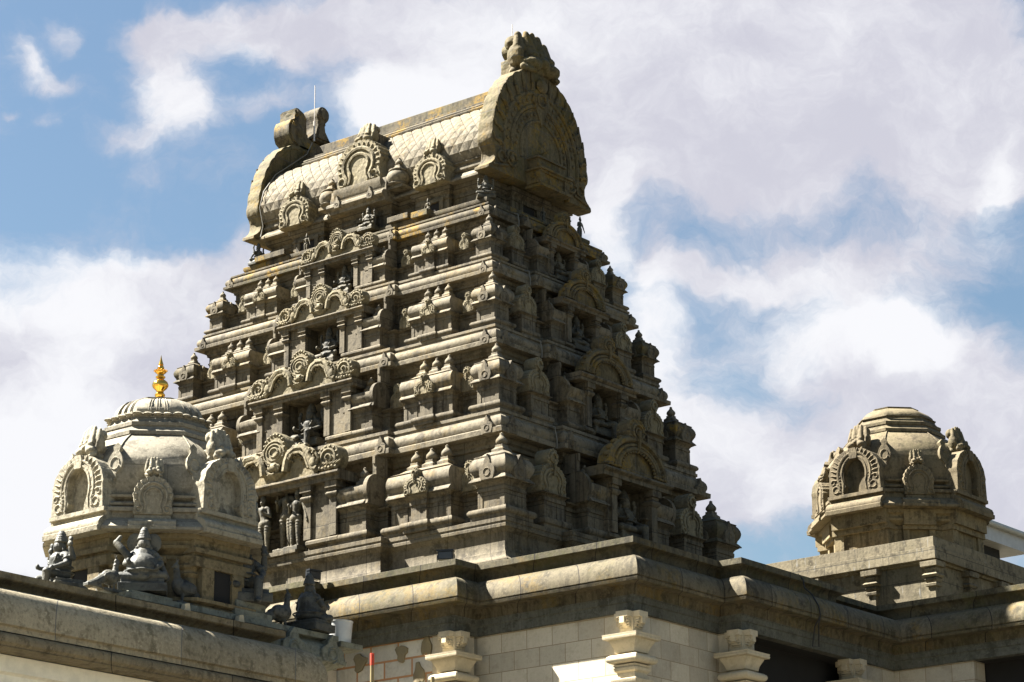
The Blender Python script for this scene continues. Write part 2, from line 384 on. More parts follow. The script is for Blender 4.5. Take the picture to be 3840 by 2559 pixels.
def pillar_mesh(w=.055,zb=-.93,zt=-.28):
    """flat niche pillar with block capital; front face at y=-.03"""
    p=MB(); p.box(-w,w,-.03,.05,zb,zt)
    for a,b_,d in ((-.20,-.15,.035),(-.15,-.135,.02),(-.135,-.07,.0),(-.07,-.0,.05)): pass
    p.sq([(w,zt-.20),(w+.012,zt-.19),(w+.03,zt-.17),(w+.034,zt-.15),(w+.02,zt-.13),(w+.0,zt-.12)],cy=.02,hy=-.0)
    p.box(-w-.035,w+.035,-.075,.05,zt-.085,zt-.001); p.box(-w-.012,w+.012,-.05,.05,zt-.12,zt-.085)
    return p
def torana_mesh(var=0):
    """wide foliate arch over a front niche, standing on z=0, half width 1"""
    m=MB(); bg=[(-.88,0),(.88,0),(.93,.17),(.66,.15),(.55,.30),(.34,.34),(.22,.42),(0,.5),(-.22,.42),(-.34,.34),(-.55,.30),(-.66,.15),(-.93,.17)]
    m.prism(bg,.0,.15)
    # crowned medallion
    med=[(0,.64),(.10,.58),(.17,.47),(.19,.36),(.15,.26),(.10,.20),(-.10,.20),(-.15,.26),(-.19,.36),(-.17,.47),(-.10,.58)]
    m.prism(list(reversed(med)),-.05,.15,.05)
    if var==0:
        for q in (.16,.115,.065): m.tube(arc(0,.37,q,0,350,16,-.055,q*.9),.012,5)
    else:
        m.prism([(-.03,.60),(.03,.60),(.03,.72),(0,.78),(-.03,.72)],-.03,.1)
        for j in range(8):
            w_=.15-.016*j; z_=.36+.042*j
            for s_ in (-1,1): m.tube([(0,-.052,z_),(s_*w_*.55,-.06,z_+.015),(s_*w_,-.05,z_+.055)],.015,4,.009)
        for s_ in (-1,1):
            for j in range(8): m.ball((s_*(.175-.02*j),-.03,.40+.048*j),(.022,.03,.026),6,4)
        for q in (.15,.10): m.tube(arc(0,.33,q,190,350,12,-.055,q*.8),.014,5)
    for i in range(15):
        a=math.radians(-30+240*i/14); m.ball((.165*math.cos(a),-.04,.40+.17*math.sin(a)*1.15),(.024,.03,.026),6,4)
    m.ball((0,-.05,.18),(.10,.045,.055),10,6); m.tube(arc(0,.19,.10,200,340,8,-.07),.014,5)
    m.ball((-.045,-.08,.2),.02,6,4); m.ball((.045,-.08,.2),.02,6,4)
    # lotus bowl
    m.lathe([(.02,.015),(.05,.03),(.13,.07),(.165,.095),(.15,.105),(.02,.11)],0,0,14,sy=.5)
    m.v=[v for v in m.v]
    for sx in (-1,1):
        # arching makara band
        band=[(sx*.17,-.03,.10),(sx*.19,-.03,.22),(sx*.23,-.03,.31),(sx*.33,-.03,.37),(sx*.45,-.03,.36),(sx*.53,-.03,.28),(sx*.57,-.03,.17),(sx*.60,-.03,.09),(sx*.67,-.03,.05)]
        m.tube(band,.05,7); m.tube([(x*.93,y-.02,z*.84) for x,y,z in band[1:8]],.024,6)
        for i in range(11):
            t=i/10*(len(band)-2); k=int(t); fr=t-k; p=[band[k][j]*(1-fr)+band[k+1][j]*fr for j in range(3)]
            cx=sx*.38; dx=p[0]-cx; dz=p[2]-.12; L=math.hypot(dx,dz); m.ball((p[0]+dx/L*.04,-.01,p[2]+dz/L*.045),(.024,.05,.026),6,4)
        m.tube([(sx*.24,-.05,.34),(sx*.21,-.06,.28),(sx*.25,-.06,.24),(sx*.28,-.06,.28),(sx*.26,-.06,.30)],.018,5)
        m.ball((sx*.62,-.05,.13),(.05,.04,.08),8,5); m.tube([(sx*.60,-.05,.20),(sx*.56,-.06,.27),(sx*.60,-.06,.31),(sx*.64,-.06,.28),(sx*.62,-.06,.25)],.02,5)
        # fan tail
        m.prism([(sx*.82+.175*math.cos(2*PI*i/20),.165+.175*math.sin(2*PI*i/20)) for i in range(20)],-.02,.15,.04)
        sp_=[]
        for i in range(30):
            a=math.radians(-120+26*i); rr=.145*(1-i/31); sp_.append((sx*(.82+rr*math.cos(a)),-.03,.16+rr*math.sin(a)))
        m.tube(sp_,.019,5,.010)
        for i in range(5): m.tube([(sx*(.80+.03*i),-.03,.03),(sx*(.78+.05*i),-.045,.07),(sx*(.83+.05*i),-.03,.10)],.014,4)
        for i in range(12):
            a=math.radians(-50+(280)*i/11) if sx>0 else math.radians(-50+280*i/11); m.ball((sx*.82+.15*math.cos(a),-.005,.155+.15*math.sin(a)),(.024,.035,.026),6,4)
        for i in range(7): m.ball((sx*(.66+.05*i),-.03,.03+.012*(i%2)),(.03,.03,.03),6,4)
        for i in range(6): m.tube([(sx*(.22+.055*i),-.01,.20+.07*math.sin(i)),(sx*(.25+.055*i),-.03,.24+.05*math.sin(i)),(sx*(.28+.055*i),-.015,.21+.06*math.sin(i))],.014,4)
        m.tube([(sx*.66,-.04,.10),(sx*.70,-.05,.18),(sx*.66,-.05,.25),(sx*.62,-.04,.22)],.022,5)
    return m.mesh('foliate_arch')
def roundarch_mesh():
    """semicircular arch with crown medallion for the side niches; stands on z=0, half width .56"""
    m=MB(); o=[(-.56,0),(.56,0)]+[(.57*math.cos(math.radians(a)),.02+.47*math.sin(math.radians(a))) for a in range(0,181,9)]
    m.prism(o,.02,.17)
    n=13
    for i in range(n):
        a0=math.radians(180*i/n); a1=math.radians(180*(i+1)/n)
    for q,y,rr in ((.54,-.0,.045),(.45,.0,.03),(.385,-.01,.035)): m.tube([(x,y,z) for x,_,z in arc(0,.015,q,0,180,22,0,q*.86)],rr,6,flat=1)
    for i in range(19):
        a=math.radians(4+172*i/18); m.ball((.335*math.cos(a),-.02,.015+.29*math.sin(a)),(.022,.02,.022),6,4)
    for i in range(13):
        a=math.radians(6+168*i/12); m.ball((.575*math.cos(a),.04,.015+.50*math.sin(a)),(.035,.06,.04),6,4)
    cr=[(.17*math.cos(2*PI*i/18),.60+.17*math.sin(2*PI*i/18)*(1.1 if i<9 else 1)) for i in range(18)]
    m.prism(cr,-.02,.17,.05); m.tube(arc(0,.59,.10,0,350,12,-.03),.02,5); m.tube(arc(0,.59,.05,0,350,10,-.035),.015,5)
    m.tube([(0,-.05,.60),(0,-.05,.42),(0,-.04,.30)],.03,5,.012)
    for i in range(12):
        a=2*PI*i/12; m.ball((.155*math.cos(a),-.01,.60+.16*math.sin(a)),(.022,.03,.022),6,4)
    for sx in (-1,1):
        m.tube(arc(sx*.49,.09,.06,0,330,10,-.01),.02,5); m.ball((sx*.49,-.01,.09),.03,6,4)
    return m.mesh('round_arch')
def head_mesh(vox=.02):
    """horned guardian head (front towards -Y), about 1 wide and 1.3 high, base at z=0"""
    m=MB(); b=m.ball
    b((0,.05,.36),(.42,.34,.34),14,9); b((-.23,-.24,.30),(.20,.24,.15),12,7); b((.23,-.24,.30),(.20,.24,.15),12,7)
    b((0,-.32,.40),(.13,.14,.12),10,6)
    m.cap((-.20,.24,.86),.21,(.20,.24,.86),.21)
    for sx in (-1,1):
        m.cap((sx*.15,-.14,.55),.12,(sx*.13,-.02,.92),.11); m.cap((sx*.13,-.02,.92),.11,(sx*.14,.0,1.08),.07)
        b((sx*.20,-.30,.50),(.10,.10,.10)); b((sx*.40,.02,.50),(.10,.24,.26)); m.cap((sx*.36,-.02,.68),.12,(sx*.33,.02,.98),.08)
        m.cap((sx*.40,-.22,.18),.08,(sx*.30,-.40,.10),.05)
        m.tube([(sx*.13,-.17,.62),(sx*.03,-.2,.66)],.03,5)
    m.cap((0,-.08,.62),.085,(0,-.02,1.12),.05); m.cap((-.3,.1,.14),.16,(.3,.1,.14),.16); m.box(-.34,.34,-.02,.5,0,.5)
    return remesh(m,'guardian_head',vox,.012,6)
# ------------------------------------------------------------------ figures
def seated(m,arms4=True,belly=0,leg='cross',crown=1):
    """seated figure, base z=0, about 1 high"""
    m.box(-.34,.34,-.24,.24,0,.12); m.box(-.30,.30,-.2,.2,.12,.18)
    c=m.cap; b=m.ball
    b((0,0,.27),(.19+belly*.05,.15+belly*.05,.11),12,8); c((0,0,.30),.135+belly*.05,(0,0,.50),.15+belly*.02,20); b((0,-.02-belly*.06,.34+belly*.02),(.12+belly*.11,.11+belly*.10,.11+belly*.09),22,16)
    c((-.13,0,.56),.065,(.13,0,.56),.065); c((0,0,.56),.06,(0,-.01,.64),.05); b((0,-.02,.70),(.088,.09,.10),12,8)
    b((0,-.095,.695),(.014,.02,.022),6,4); b((-.028,-.088,.715),(.014,.01,.008),6,4); b((.028,-.088,.715),(.014,.01,.008),6,4); b((0,-.09,.66),(.022,.012,.008),6,4)
    for sx in (-1,1): b((sx*.078,0,.695),(.018,.02,.04),6,4)
    if crown:
        for k in range(4): m.lathe([(.094-.012*k,.765+.038*k),(.100-.012*k,.782+.038*k),(.088-.013*k,.806+.038*k)],n=12)
        b((0,0,.925),(.045,.045,.035),8,5)
    m.tube(arc(0,.60,.10,190,350,10,-.10,.09),.016,5); m.tube(arc(0,.60,.14,200,340,10,-.125,.15),.014,5)
    for z_,a_,b_ in ((.395,.165,.15),(.30,.175+belly*.07,.16+belly*.1)): m.tube([((a_+.012)*math.cos(w),(b_+.012)*math.sin(w)-belly*.03,z_) for w in [2*PI*i/18 for i in range(19)]],.016,5)
    for sx in (-1,1):
        m.tube([(sx*.205+.058*math.cos(w),-.015+.058*math.sin(w),.49+sx*.03*math.cos(w)) for w in [2*PI*i/10 for i in range(11)]],.013,5)
        b((sx*.10,-.02,.645),(.022,.022,.04),6,4); m.tube([(sx*.10,.03,.66),(sx*.15,.04,.60),(sx*.17,.02,.54)],.02,5)
    for w in range(7): m.tube(arc(0,.20+.0*w,.0,0,1,1),.001) if 0 else None
    if leg=='cross':
        c((-.10,-.02,.24),.08,(-.32,-.13,.22),.06); c((-.32,-.13,.22),.06,(.05,-.24,.20),.045)
        c((.10,-.02,.24),.08,(.30,-.12,.24),.06); c((.30,-.12,.24),.06,(-.02,-.24,.23),.04)
    else:
        c((-.10,-.02,.26),.09,(-.27,-.16,.25),.07); c((-.27,-.16,.25),.065,(-.10,-.27,.21),.045)
        c((.08,-.04,.26),.085,(.16,-.27,.28),.065); c((.16,-.27,.28),.06,(.15,-.29,.02),.045); c((.15,-.30,.0),.045,(.14,-.39,-.02),.035)
    for sx in (-1,1):
        c((sx*.17,0,.55),.05,(sx*.25,-.04,.42),.042); c((sx*.25,-.04,.42),.04,(sx*.20,-.20,.40 if sx<0 else .34),.03); b((sx*.20,-.23,.42 if sx<0 else .33),(.035,.03,.045),8,5)
        if arms4:
            c((sx*.17,.03,.54),.05,(sx*.27,.04,.50),.045); c((sx*.27,.04,.50),.042,(sx*.27,-.0,.64),.036); b((sx*.27,-.01,.70),(.05,.035,.05),8,5); b((sx*.26,.0,.77),(.045,.03,.05),8,5)
    return m
def standing(m,lean=0,arms4=False):
    c=m.cap;b=m.ball
    for sx in (-1,1):
        c((sx*.06,-.0,.50),.062,(sx*.065,-.01,.27),.045); c((sx*.065,-.01,.27),.045,(sx*.07,0,.05),.03); c((sx*.07,.0,.025),.028,(sx*.08,-.08,.02),.022)
    b((0,0,.50),(.11,.08,.08),12,8); c((0,0,.53),.075,(lean*.02,0,.62),.065); c((lean*.02,0,.62),.07,(lean*.03,0,.71),.085); c((-.09+lean*.03,0,.745),.04,(.09+lean*.03,0,.745),.04)
    h=lean*.04; c((h,0,.75),.035,(h,0,.80),.032); b((h,-.01,.845),(.045,.05,.056),12,8); b((h,-.06,.84),(.01,.014,.014),6,4)
    for k in range(4): m.lathe([(.052-.009*k,.885+.035*k),(.056-.01*k,.90+.035*k),(.042-.009*k,.922+.035*k)],cx=h,n=10)
    for sx in (-1,1):
        c((sx*.12+h,0,.73),.034,(sx*.17+h,-.01,.60),.028); 
        if sx*lean>0: c((sx*.17+h,-.01,.60),.026,(sx*.22+h,-.03,.46),.02); b((sx*.23+h,-.03,.42),(.02,.02,.035),6,4)
        else: c((sx*.17+h,-.01,.60),.026,(sx*.09+h,-.11,.66),.02); b((sx*.09+h,-.13,.69),(.025,.02,.03),6,4)
        if arms4: c((sx*.12+h,.02,.73),.03,(sx*.2+h,.02,.74),.026); c((sx*.2+h,.02,.74),.024,(sx*.2+h,0,.86),.02); b((sx*.2+h,0,.9),(.03,.02,.035),6,4)
    for k in range(7): m.tube(arc(0,.0,.0,0,1,1),.001) if 0 else None
    for k in range(8):
        for sx in (-1,1): m.lathe([(.03+.004*k,.10+.045*k),(.043+.004*k,.115+.045*k),(.03+.004*k,.13+.045*k)],cx=sx*.066,n=10)
    m.box(-.15,.15,-.12,.1,-.05,.02)
    return m
def bird(m):
    """sitting peacock facing -X, tail to +X"""
    b=m.ball;c=m.cap
    b((0,0,.30),(.24,.15,.19),12,8); b((-.14,0,.34),(.15,.12,.17),12,8); c((-.17,0,.42),.085,(-.20,0,.66),.055); b((-.21,0,.71),(.075,.055,.065),10,6)
    c((-.26,0,.70),.028,(-.33,0,.67),.012); c((-.19,0,.76),.018,(-.15,0,.86),.012); c((-.21,0,.76),.015,(-.20,0,.87),.01)
    m.lathe([(.062,.60),(.075,.62),(.062,.64)],cx=-.195,n=12)
    c((.16,0,.27),.12,(.42,0,.12),.10); c((.42,0,.12),.10,(.62,0,.04),.09); m.box(.3,.72,-.09,.09,-.0,.08)
    for sx in (-1,1): b((.04,sx*.12,.30),(.22,.05,.12),12,6); c((-.08,sx*.07,.18),.035,(-.10,sx*.07,.03),.03)
    m.box(-.28,.28,-.15,.15,-.06,.02)
    return m
def figmesh(kind):
    m=MB()
    if kind=='deity': seated(m); v=.014
    elif kind=='royal': seated(m,leg='hang'); v=.0085; m.xf(Matrix.Diagonal((1.12,1.12,1,1)))
    elif kind=='pot': seated(m,False,1,'hang' if 0 else 'cross'); v=.0085
    elif kind=='stand4': standing(m,0,True); v=.010
    elif kind=='standL': standing(m,-1); v=.010
    elif kind=='standR': standing(m,1); v=.010
    elif kind=='bird': bird(m); v=.012
    return remesh(m,'figure_'+kind,v,.004,14)
FIG={}
def fig(kind):
    if kind not in FIG: FIG[kind]=figmesh(kind)
    return FIG[kind]
def statue(label,kind,loc,rz,sc,mat,name='stone_statue',cat='statue',group=None):
    me=fig(kind); key=(kind,mat.name)
    if key not in FIG: c=me.copy(); c.materials.clear(); c.materials.append(mat); FIG[key]=c
    o=obj(name,FIG[key],mat,None,loc,rz,sc); return tag(o,label,cat,group)

# ================================================================== THE GATE TOWER
tower=thing('temple_tower','tall stepped granite gate tower covered in carved shrines, with a barrel roof and horned gable','tower',(XC,YC,Z3(-1.6)))
RK={1:1.,2:.836,3:.70,4:.60}; KC={1:0.,2:.336,3:.611,4:.86}; ZL={1:0.,2:1.211,3:2.221,4:3.078}
JX={1:1.51,2:1.22,3:1.03,4:.80}           # half width of the projecting middle on the long face
def outline(k,ox=.10,oy=.10,hx=None,hy=None):
    """plan with the middle of each side stepped forward"""
    r=RK[k]; c=KC[k]; x0,x1,y0,y1=-LX+c,-c,c,LY-c; hx=hx or JX[k]; hy=hy or 1.04*r; a=ox*r;b=oy*r
    return [(x0,y0),(XC-hx,y0),(XC-hx,y0-a),(XC+hx,y0-a),(XC+hx,y0),(x1,y0),(x1,YC-hy),(x1+b,YC-hy),(x1+b,YC+hy),(x1,YC+hy),
            (x1,y1),(XC+hx,y1),(XC+hx,y1+a),(XC-hx,y1+a),(XC-hx,y1),(x0,y1),(x0,YC+hy),(x0-b,YC+hy),(x0-b,YC-hy),(x0,YC-hy)]
# plinth
pm=MB(); pr=[(.33,-1.72),(.33,-1.575),(.305,-1.565),(.265,-1.535),(.24,-1.50),(.235,-1.462),(.205,-1.458),(.195,-1.44),(.195,-1.24),(.20,-1.232),(.225,-1.215),(.24,-1.19),(.252,-1.188),(.255,-1.155),(.243,-1.150),(.243,-1.128),(.252,-1.122),(.253,-1.075),(.24,-1.07),(-.3,-1.068)]
pm.loft(outline(1,.13,.13,hx=1.40),[(d,Z3(z)) for d,z in pr]); obj('plinth',pm,M['gran'],tower)
BODY=[(-.02,-1.07),(-.02,-1.035),(.04,-1.022),(.055,-1.0),(.05,-.965),(.03,-.95),(-.03,-.945),(-.04,-.935),(-.04,-.745),(-.025,-.742),(-.025,-.70),(-.035,-.695),(-.02,-.68),(.02,-.668),(.03,-.65),(.02,-.646),(-.2,-.642),(-.2,-.44),(-.19,-.435),(-.19,-.40),(-.20,-.395),(-.2,-.27),(-.185,-.265),(-.185,-.235),(-.2,-.23),(-.2,-.125),(-.17,-.115),(-.165,-.075),(-.135,-.055),(-.13,-.002)]
CORN=[(-.135,.001),(-.02,.0),(0,.002),(.004,.06),(-.008,.066),(-.03,.068),(-.042,.085),(-.028,.12),(-.026,.15),(-.036,.19),(-.06,.222),(-.10,.237),(-.125,.238),(-.125,.275),(-.112,.278),(-.112,.316),(-.14,.318),(-.75,.318)]
kb,kd=kuta_mesh(); sb,sd=sala_meshes(); hb,hr,hd,hp,hf=hara_meshes()
kb.materials.append(M['gran']);kd.materials.append(M['pale']);sb.materials.append(M['gran']);sd.materials.append(M['pale'])
for a,b_ in ((hb,'gran'),(hr,'pale'),(hd,'gran'),(hp,'gran'),(hf,'pale')): a.materials.append(M[b_])
hbm={}
def mirx(me):
    n=me.copy()
    for v in n.vertices: v.co.x=-v.co.x
    n.flip_normals(); n.update(); return n
hmir=[mirx(a) for a in (hb,hr,hd,hp,hf)]
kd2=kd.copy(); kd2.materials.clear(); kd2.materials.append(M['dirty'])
pf=MB(); pf.join(pot(-.266,1.05)); potm=pf.mesh('finial'); potm.materials.append(M['pale'])
plq=plaque(.115,.30,.10).mesh('arch_plaque'); plq.materials.append(M['gran'])
cpl=plaque(.085,.225,.07).mesh('arch_plaque'); cpl.materials.append(M['gran'])
nsm=nasi(.125,.365,.20).mesh('small_arch'); nsm.materials.append(M['carv'])
nbig=nasi(.25,.54,.22,scal=13,rings=2).mesh('big_arch'); nbig.materials.append(M['carv'])
nsal=nasi(.175,.30,.16,scal=11).mesh('roof_arch'); nsal.materials.append(M['carv'])
tor=torana_mesh(); tor.materials.append(M['carv']); rar=roundarch_mesh(); rar.materials.append(M['gable'])
pil=pillar_mesh(); pilm=pil.mesh('pillar'); pilm.materials.append(M['gran'])
def face_pt(side,k,u,d,z):
    """side 'S' long sunlit face (u=x), 'E' short face (u=y), 'W','N' the far ones; d outward from the cornice lip corner line"""
    r=RK[k];c=KC[k]
    if side=='S': return (u,c-d*r,Z3(ZL[k]+z*r))
    if side=='E': return (-c+d*r,u,Z3(ZL[k]+z*r))
    if side=='N': return (u,LY-c+d*r,Z3(ZL[k]+z*r))
    return (-LX+c-d*r,u,Z3(ZL[k]+z*r))
ROT={'S':0,'E':PI/2,'N':PI,'W':-PI/2}
S_SALA={1:2.09,2:1.88,3:1.67,4:1.435}; S_N1={1:2.67,2:2.36,3:2.15,4:1.88}; S_N2={1:1.47,2:1.27,3:1.15,4:.94}; S_DISC={1:1.39,2:1.12,3:.94,4:.765}
for k in (1,2,3,4):
    r=RK[k]; ol=outline(k)
    m=MB(); m.loft(ol,[(d*r,Z3(ZL[k]+z*r)) for d,z in BODY],top=False); body=obj('storey_wall',m,M['dirty' if 0 else 'gran'],tower)
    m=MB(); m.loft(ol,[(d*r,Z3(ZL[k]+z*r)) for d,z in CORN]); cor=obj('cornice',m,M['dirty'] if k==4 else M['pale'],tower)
    if k in(1,2,3):                       # base ledge under the next storey sits on this cornice
        pass
    # plaques on the cornice near every corner and beside the projecting middle
    hx=JX[k]
    for u in (-KC[k]-.215*r, -LX+KC[k]+.215*r, XC+hx-.13*r, XC-hx+.13*r):
        d=.0 if abs(u-XC)>hx else .10
        obj('arch_plaque',cpl,None,cor,face_pt('S',k,u,.008+d,.004),0,r)
    for u in (KC[k]+.215*r, LY-KC[k]-.215*r, YC-1.04*r+.13*r, YC+1.04*r-.13*r):
        d=.0 if abs(u-YC)>1.04*r else .10
        obj('arch_plaque',cpl,None,cor,face_pt('E',k,u,.008+d,.004),PI/2,r)
    # corner shrines
    for cx,cy in ((-KC[k],KC[k]),(-LX+KC[k],KC[k]),(-KC[k],LY-KC[k]),(-LX+KC[k],LY-KC[k])):
        P=(cx,cy,Z3(ZL[k])); ks=obj('corner_shrine',kb,None,tower,P,0,r)
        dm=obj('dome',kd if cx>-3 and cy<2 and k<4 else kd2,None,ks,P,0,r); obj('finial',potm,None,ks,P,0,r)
        for rz in (0,PI/2,PI,-PI/2):
            q=Matrix.Rotation(rz,4,'Z')@Vector((0,-.272*r,-.626*r)); obj('arch_plaque',plq,None,ks,(P[0]+q.x,P[1]+q.y,P[2]+q.z),rz,r)
    # long faces
    for side in ('S','N'):
        sg=1 if side=='S' else -1
        for s in (-1,1):
            P=face_pt(side,k,XC+s*S_SALA[k],0,0); ks=obj('barrel_shrine',sb,None,tower,P,ROT[side],r)
            obj('barrel_roof',sd,None,ks,P,ROT[side],r)
            for fx in (-.23,0,.23): obj('finial',potm,None,ks,(P[0]+fx*r,P[1],P[2]),0,r)
            if side=='S':
                obj('roof_arch',nsal,None,ks,face_pt(side,k,XC+s*S_SALA[k],.305,-.625),ROT[side],r)
            if side=='S':
                for u in (S_N1[k],S_N2[k]): obj('small_arch',nsm,None,tower,face_pt(side,k,XC+s*u,.035,-.643),ROT[side],r)
            # half barrels flanking the centre
            if side=='S':
                P=face_pt(side,k,XC+s*S_DISC[k],.10,0)
                ms=(hb,hr,hd,hp,hf) if s>0 else hmir
                o=obj('half_barrel_shrine',ms[0],None,tower,P,0,r)
                for nm,me in zip(('barrel_roof','arch_disc','post','finial'),ms[1:]): obj(nm,me,None,o,P,0,r)
    for s in (-1,1):
        obj('big_arch',nbig,None,tower,face_pt('E',k,YC+s*1.385*r,.19,-.645),PI/2,r)
        m=MB(); m.sq([(.235,-1.07),(.235,-1.03),(.255,-1.015),(.262,-.98),(.25,-.95),(.20,-.94),(.195,-.93),(.195,-.745),(.207,-.742),(.207,-.70),(.197,-.695),(.215,-.665),(.24,-.655),(.24,-.646)],hy=-.02)
        for x0,x1 in ((-.2,-.15),(.04,.045)): m.box(x0,x1,-.185,-.1,-.93,-.746)
        obj('arch_pedestal',m,M['gran'],tower,face_pt('E',k,YC+s*1.385*r,0.02,0),PI/2,r)
        P=face_pt('E',k,YC+s*.86*r,.05,0); ms=hmir if s<0 else (hb,hr,hd,hp,hf)
        o=obj('half_barrel_shrine',ms[0],None,tower,P,PI/2,r)
        for nm,me in zip(('barrel_roof','arch_disc','post','finial'),ms[1:]): obj(nm,me,None,o,P,PI/2,r)
    # central bays with niches
    for side,hw,op,d0,lint,UC in (('S',.93,.41,.33,1.03,XC),('E',.50,.34,.30,.68,YC)):
        C=face_pt(side,k,UC,0,0); rz=ROT[side]
        m=MB()
        # walls either side of the opening, lintel zone, niche back and floor
        zt=-.29; zb=-.93
        for s in (-1,1): m.box(s*op,s*hw,-d0,.12,zb,zt)
        m.box(-hw,hw,-d0,.12,zt,-.18); m.box(-op,op,-.03,.12,-1.0,zt)
        m.box(-op-.0,op+.0,-d0+.04,.1,-1.065,-1.0)
        bay=obj('central_bay',m,M['gran'],tower,C,rz,r)
        m=MB()
        for s in (-1,1):
            m=MB(); x0,x1=(op+.06 if side=='S' else op-.0),hw
            seg=[(-d0,-1.07),(-d0,-1.03),(-d0-.02,-1.02),(-d0-.055,-1.0),(-d0-.055,-.965),(-d0-.03,-.945),(-d0+.02,-.93),(.1,-.93),(.1,-1.07)]
            m.prismx(seg,s*x0,s*(x1+.04)); obj('base_moulding',m,M['gran'],bay,C,rz,r)
        for s in (-1,1):
            for x in ((op+.06,hw-.055) if side=='S' else (op+.06,)):
                q=Matrix.Rotation(rz,4,'Z')@Vector((s*x*r,-(d0-.0)*r,0)); obj('pillar',pilm,None,bay,(C[0]+q.x,C[1]+q.y,C[2]),rz,(r,r,r))
        m=MB(); m.prismx([(-d0-.085,-.285),(-d0-.085,-.235),(-d0-.115,-.222),(-d0-.13,-.205),(-d0-.125,-.185),(-d0-.10,-.17),(.0,-.168),(.0,-.285)],-lint,lint)
        obj('lintel',m,M['gran'],bay,C,rz,r)
        q=Matrix.Rotation(rz,4,'Z')@Vector((0,-(d0+.075)*r,0)); P=(C[0]+q.x,C[1]+q.y,Z3(ZL[k]-.168*r))
        if side=='S': obj('foliate_arch',tor,None,bay,P,rz,(r*1.03,r,r*.97))
        else: obj('round_arch',rar,None,bay,P,rz,(r*1.0,r,r*.88))
# upper slab, neck, roof
m=MB(); rect=lambda q,p=None:[(-LX+q,p or q),(-q,p or q),(-q,LY-(p or q)),(-LX+q,LY-(p or q))]
m.loft(rect(1.05),[(-.02,Z3(3.262)),(-.02,Z3(3.33)),(.0,Z3(3.336)),(.01,Z3(3.36)),(.008,Z3(3.395)),(-.02,Z3(3.402)),(-.5,Z3(3.403))]); obj('upper_ledge',m,M['dirty'],tower)
blk=MB()
for x,w in ((-1.95,.0),): pass
for a_ in ((-2.62,-2.28,.98,1.3,3.40,3.47),(-4.95,-4.42,.99,1.3,3.405,3.475),(-2.18,-1.92,.93,1.1,3.345,3.42),(-3.45,-2.95,.95,1.2,3.405,3.46)): obj('ledge_block',MB().box(*a_[:4],Z3(a_[4]),Z3(a_[5])),M['dirty'],tower)
NK=[(-.0,3.40),(0,3.60),(.012,3.605),(.012,3.635),(.0,3.64),(.0,3.67),(.03,3.69),(.05,3.72),(.06,3.76)]
m=MB(); nk=[(-4.95,1.30),(-4.46,1.30),(-4.46,1.21),(-3.92,1.21),(-3.92,1.30),(-3.55,1.30),(-3.55,1.15),(-2.70,1.15),(-2.70,1.30),(-2.33,1.30),(-2.33,1.21),(-1.79,1.21),(-1.79,1.30),(-1.30,1.30),(-1.30,1.75),(-1.22,1.75),(-1.22,2.43),(-1.30,2.43),(-1.30,2.88),(-4.95,2.88)]
m.loft(nk,[(d,Z3(z)) for d,z in NK]); neck=obj('neck_wall',m,M['gran'],tower)
for x,y in ((-4.19,1.21),(-3.125,1.15),(-2.06,1.21)):
    obj('neck_shade_panel',MB().box(x-.13,x+.13,y-.004,y+.02,Z3(3.42),Z3(3.585)),M['dark'],neck)  # near-black panel on the uncut wall paints the shade of an opening
    m=MB()
    for s in (-1,1): m.box(x+s*.13,x+s*.19,y-.03,y+.02,Z3(3.405),Z3(3.60))
    m.box(x-.2,x+.2,y-.035,y+.02,Z3(3.585),Z3(3.63)); obj('neck_frame',m,M['gran'],neck)
obj('neck_shade_panel',MB().box(-1.23,-1.216,1.95,2.2,Z3(3.42),Z3(3.585)),M['dark'],neck); m=MB()  # same on the short side: the opening's darkness is put into the panel colour
for s in (-1,1): m.box(-1.23,-1.19,YC+s*.14,YC+s*.2,Z3(3.405),Z3(3.60))
m.box(-1.23,-1.185,YC-.21,YC+.21,Z3(3.585),Z3(3.63)); obj('neck_frame',m,M['gran'],neck)
# barrel roof section (half), mirrored about YC
RP=[(1.12,3.765),(1.122,3.795),(1.18,3.845),(1.225,3.89),(1.235,3.905),(1.215,3.912),(1.20,3.93),(1.20,3.955),(1.225,3.968),(1.23,4.0),(1.215,4.012),(1.185,4.018),(1.185,4.032),(1.20,4.04)]
BC=[(1.19,4.045),(1.145,4.12),(1.125,4.21),(1.13,4.31),(1.16,4.42),(1.215,4.53),(1.29,4.63),(1.385,4.73),(1.50,4.82),(1.62,4.89),(1.73,4.935)]
TP=[(1.715,4.95),(1.71,4.975),(1.73,4.992),(1.765,5.0),(1.76,5.03),(1.78,5.05),(1.83,5.06),(1.86,5.065),(1.86,5.12),(1.955,5.15),(1.955,5.285),(1.97,5.295)]
def sect(p,zb=3.765): return [(y,Z3(z)) for y,z in p]+[(2*YC-y,Z3(z)) for y,z in reversed(p)]
m=MB(); m.prismx(sect(RP+[(1.3,4.05)]),-5.0,-1.25); roof=obj('barrel_roof',m,M['pale'],tower)
m=MB(); m.prismx(sect(TP),-5.16,-1.09); obj('ridge',m,M['dirty'],roof)
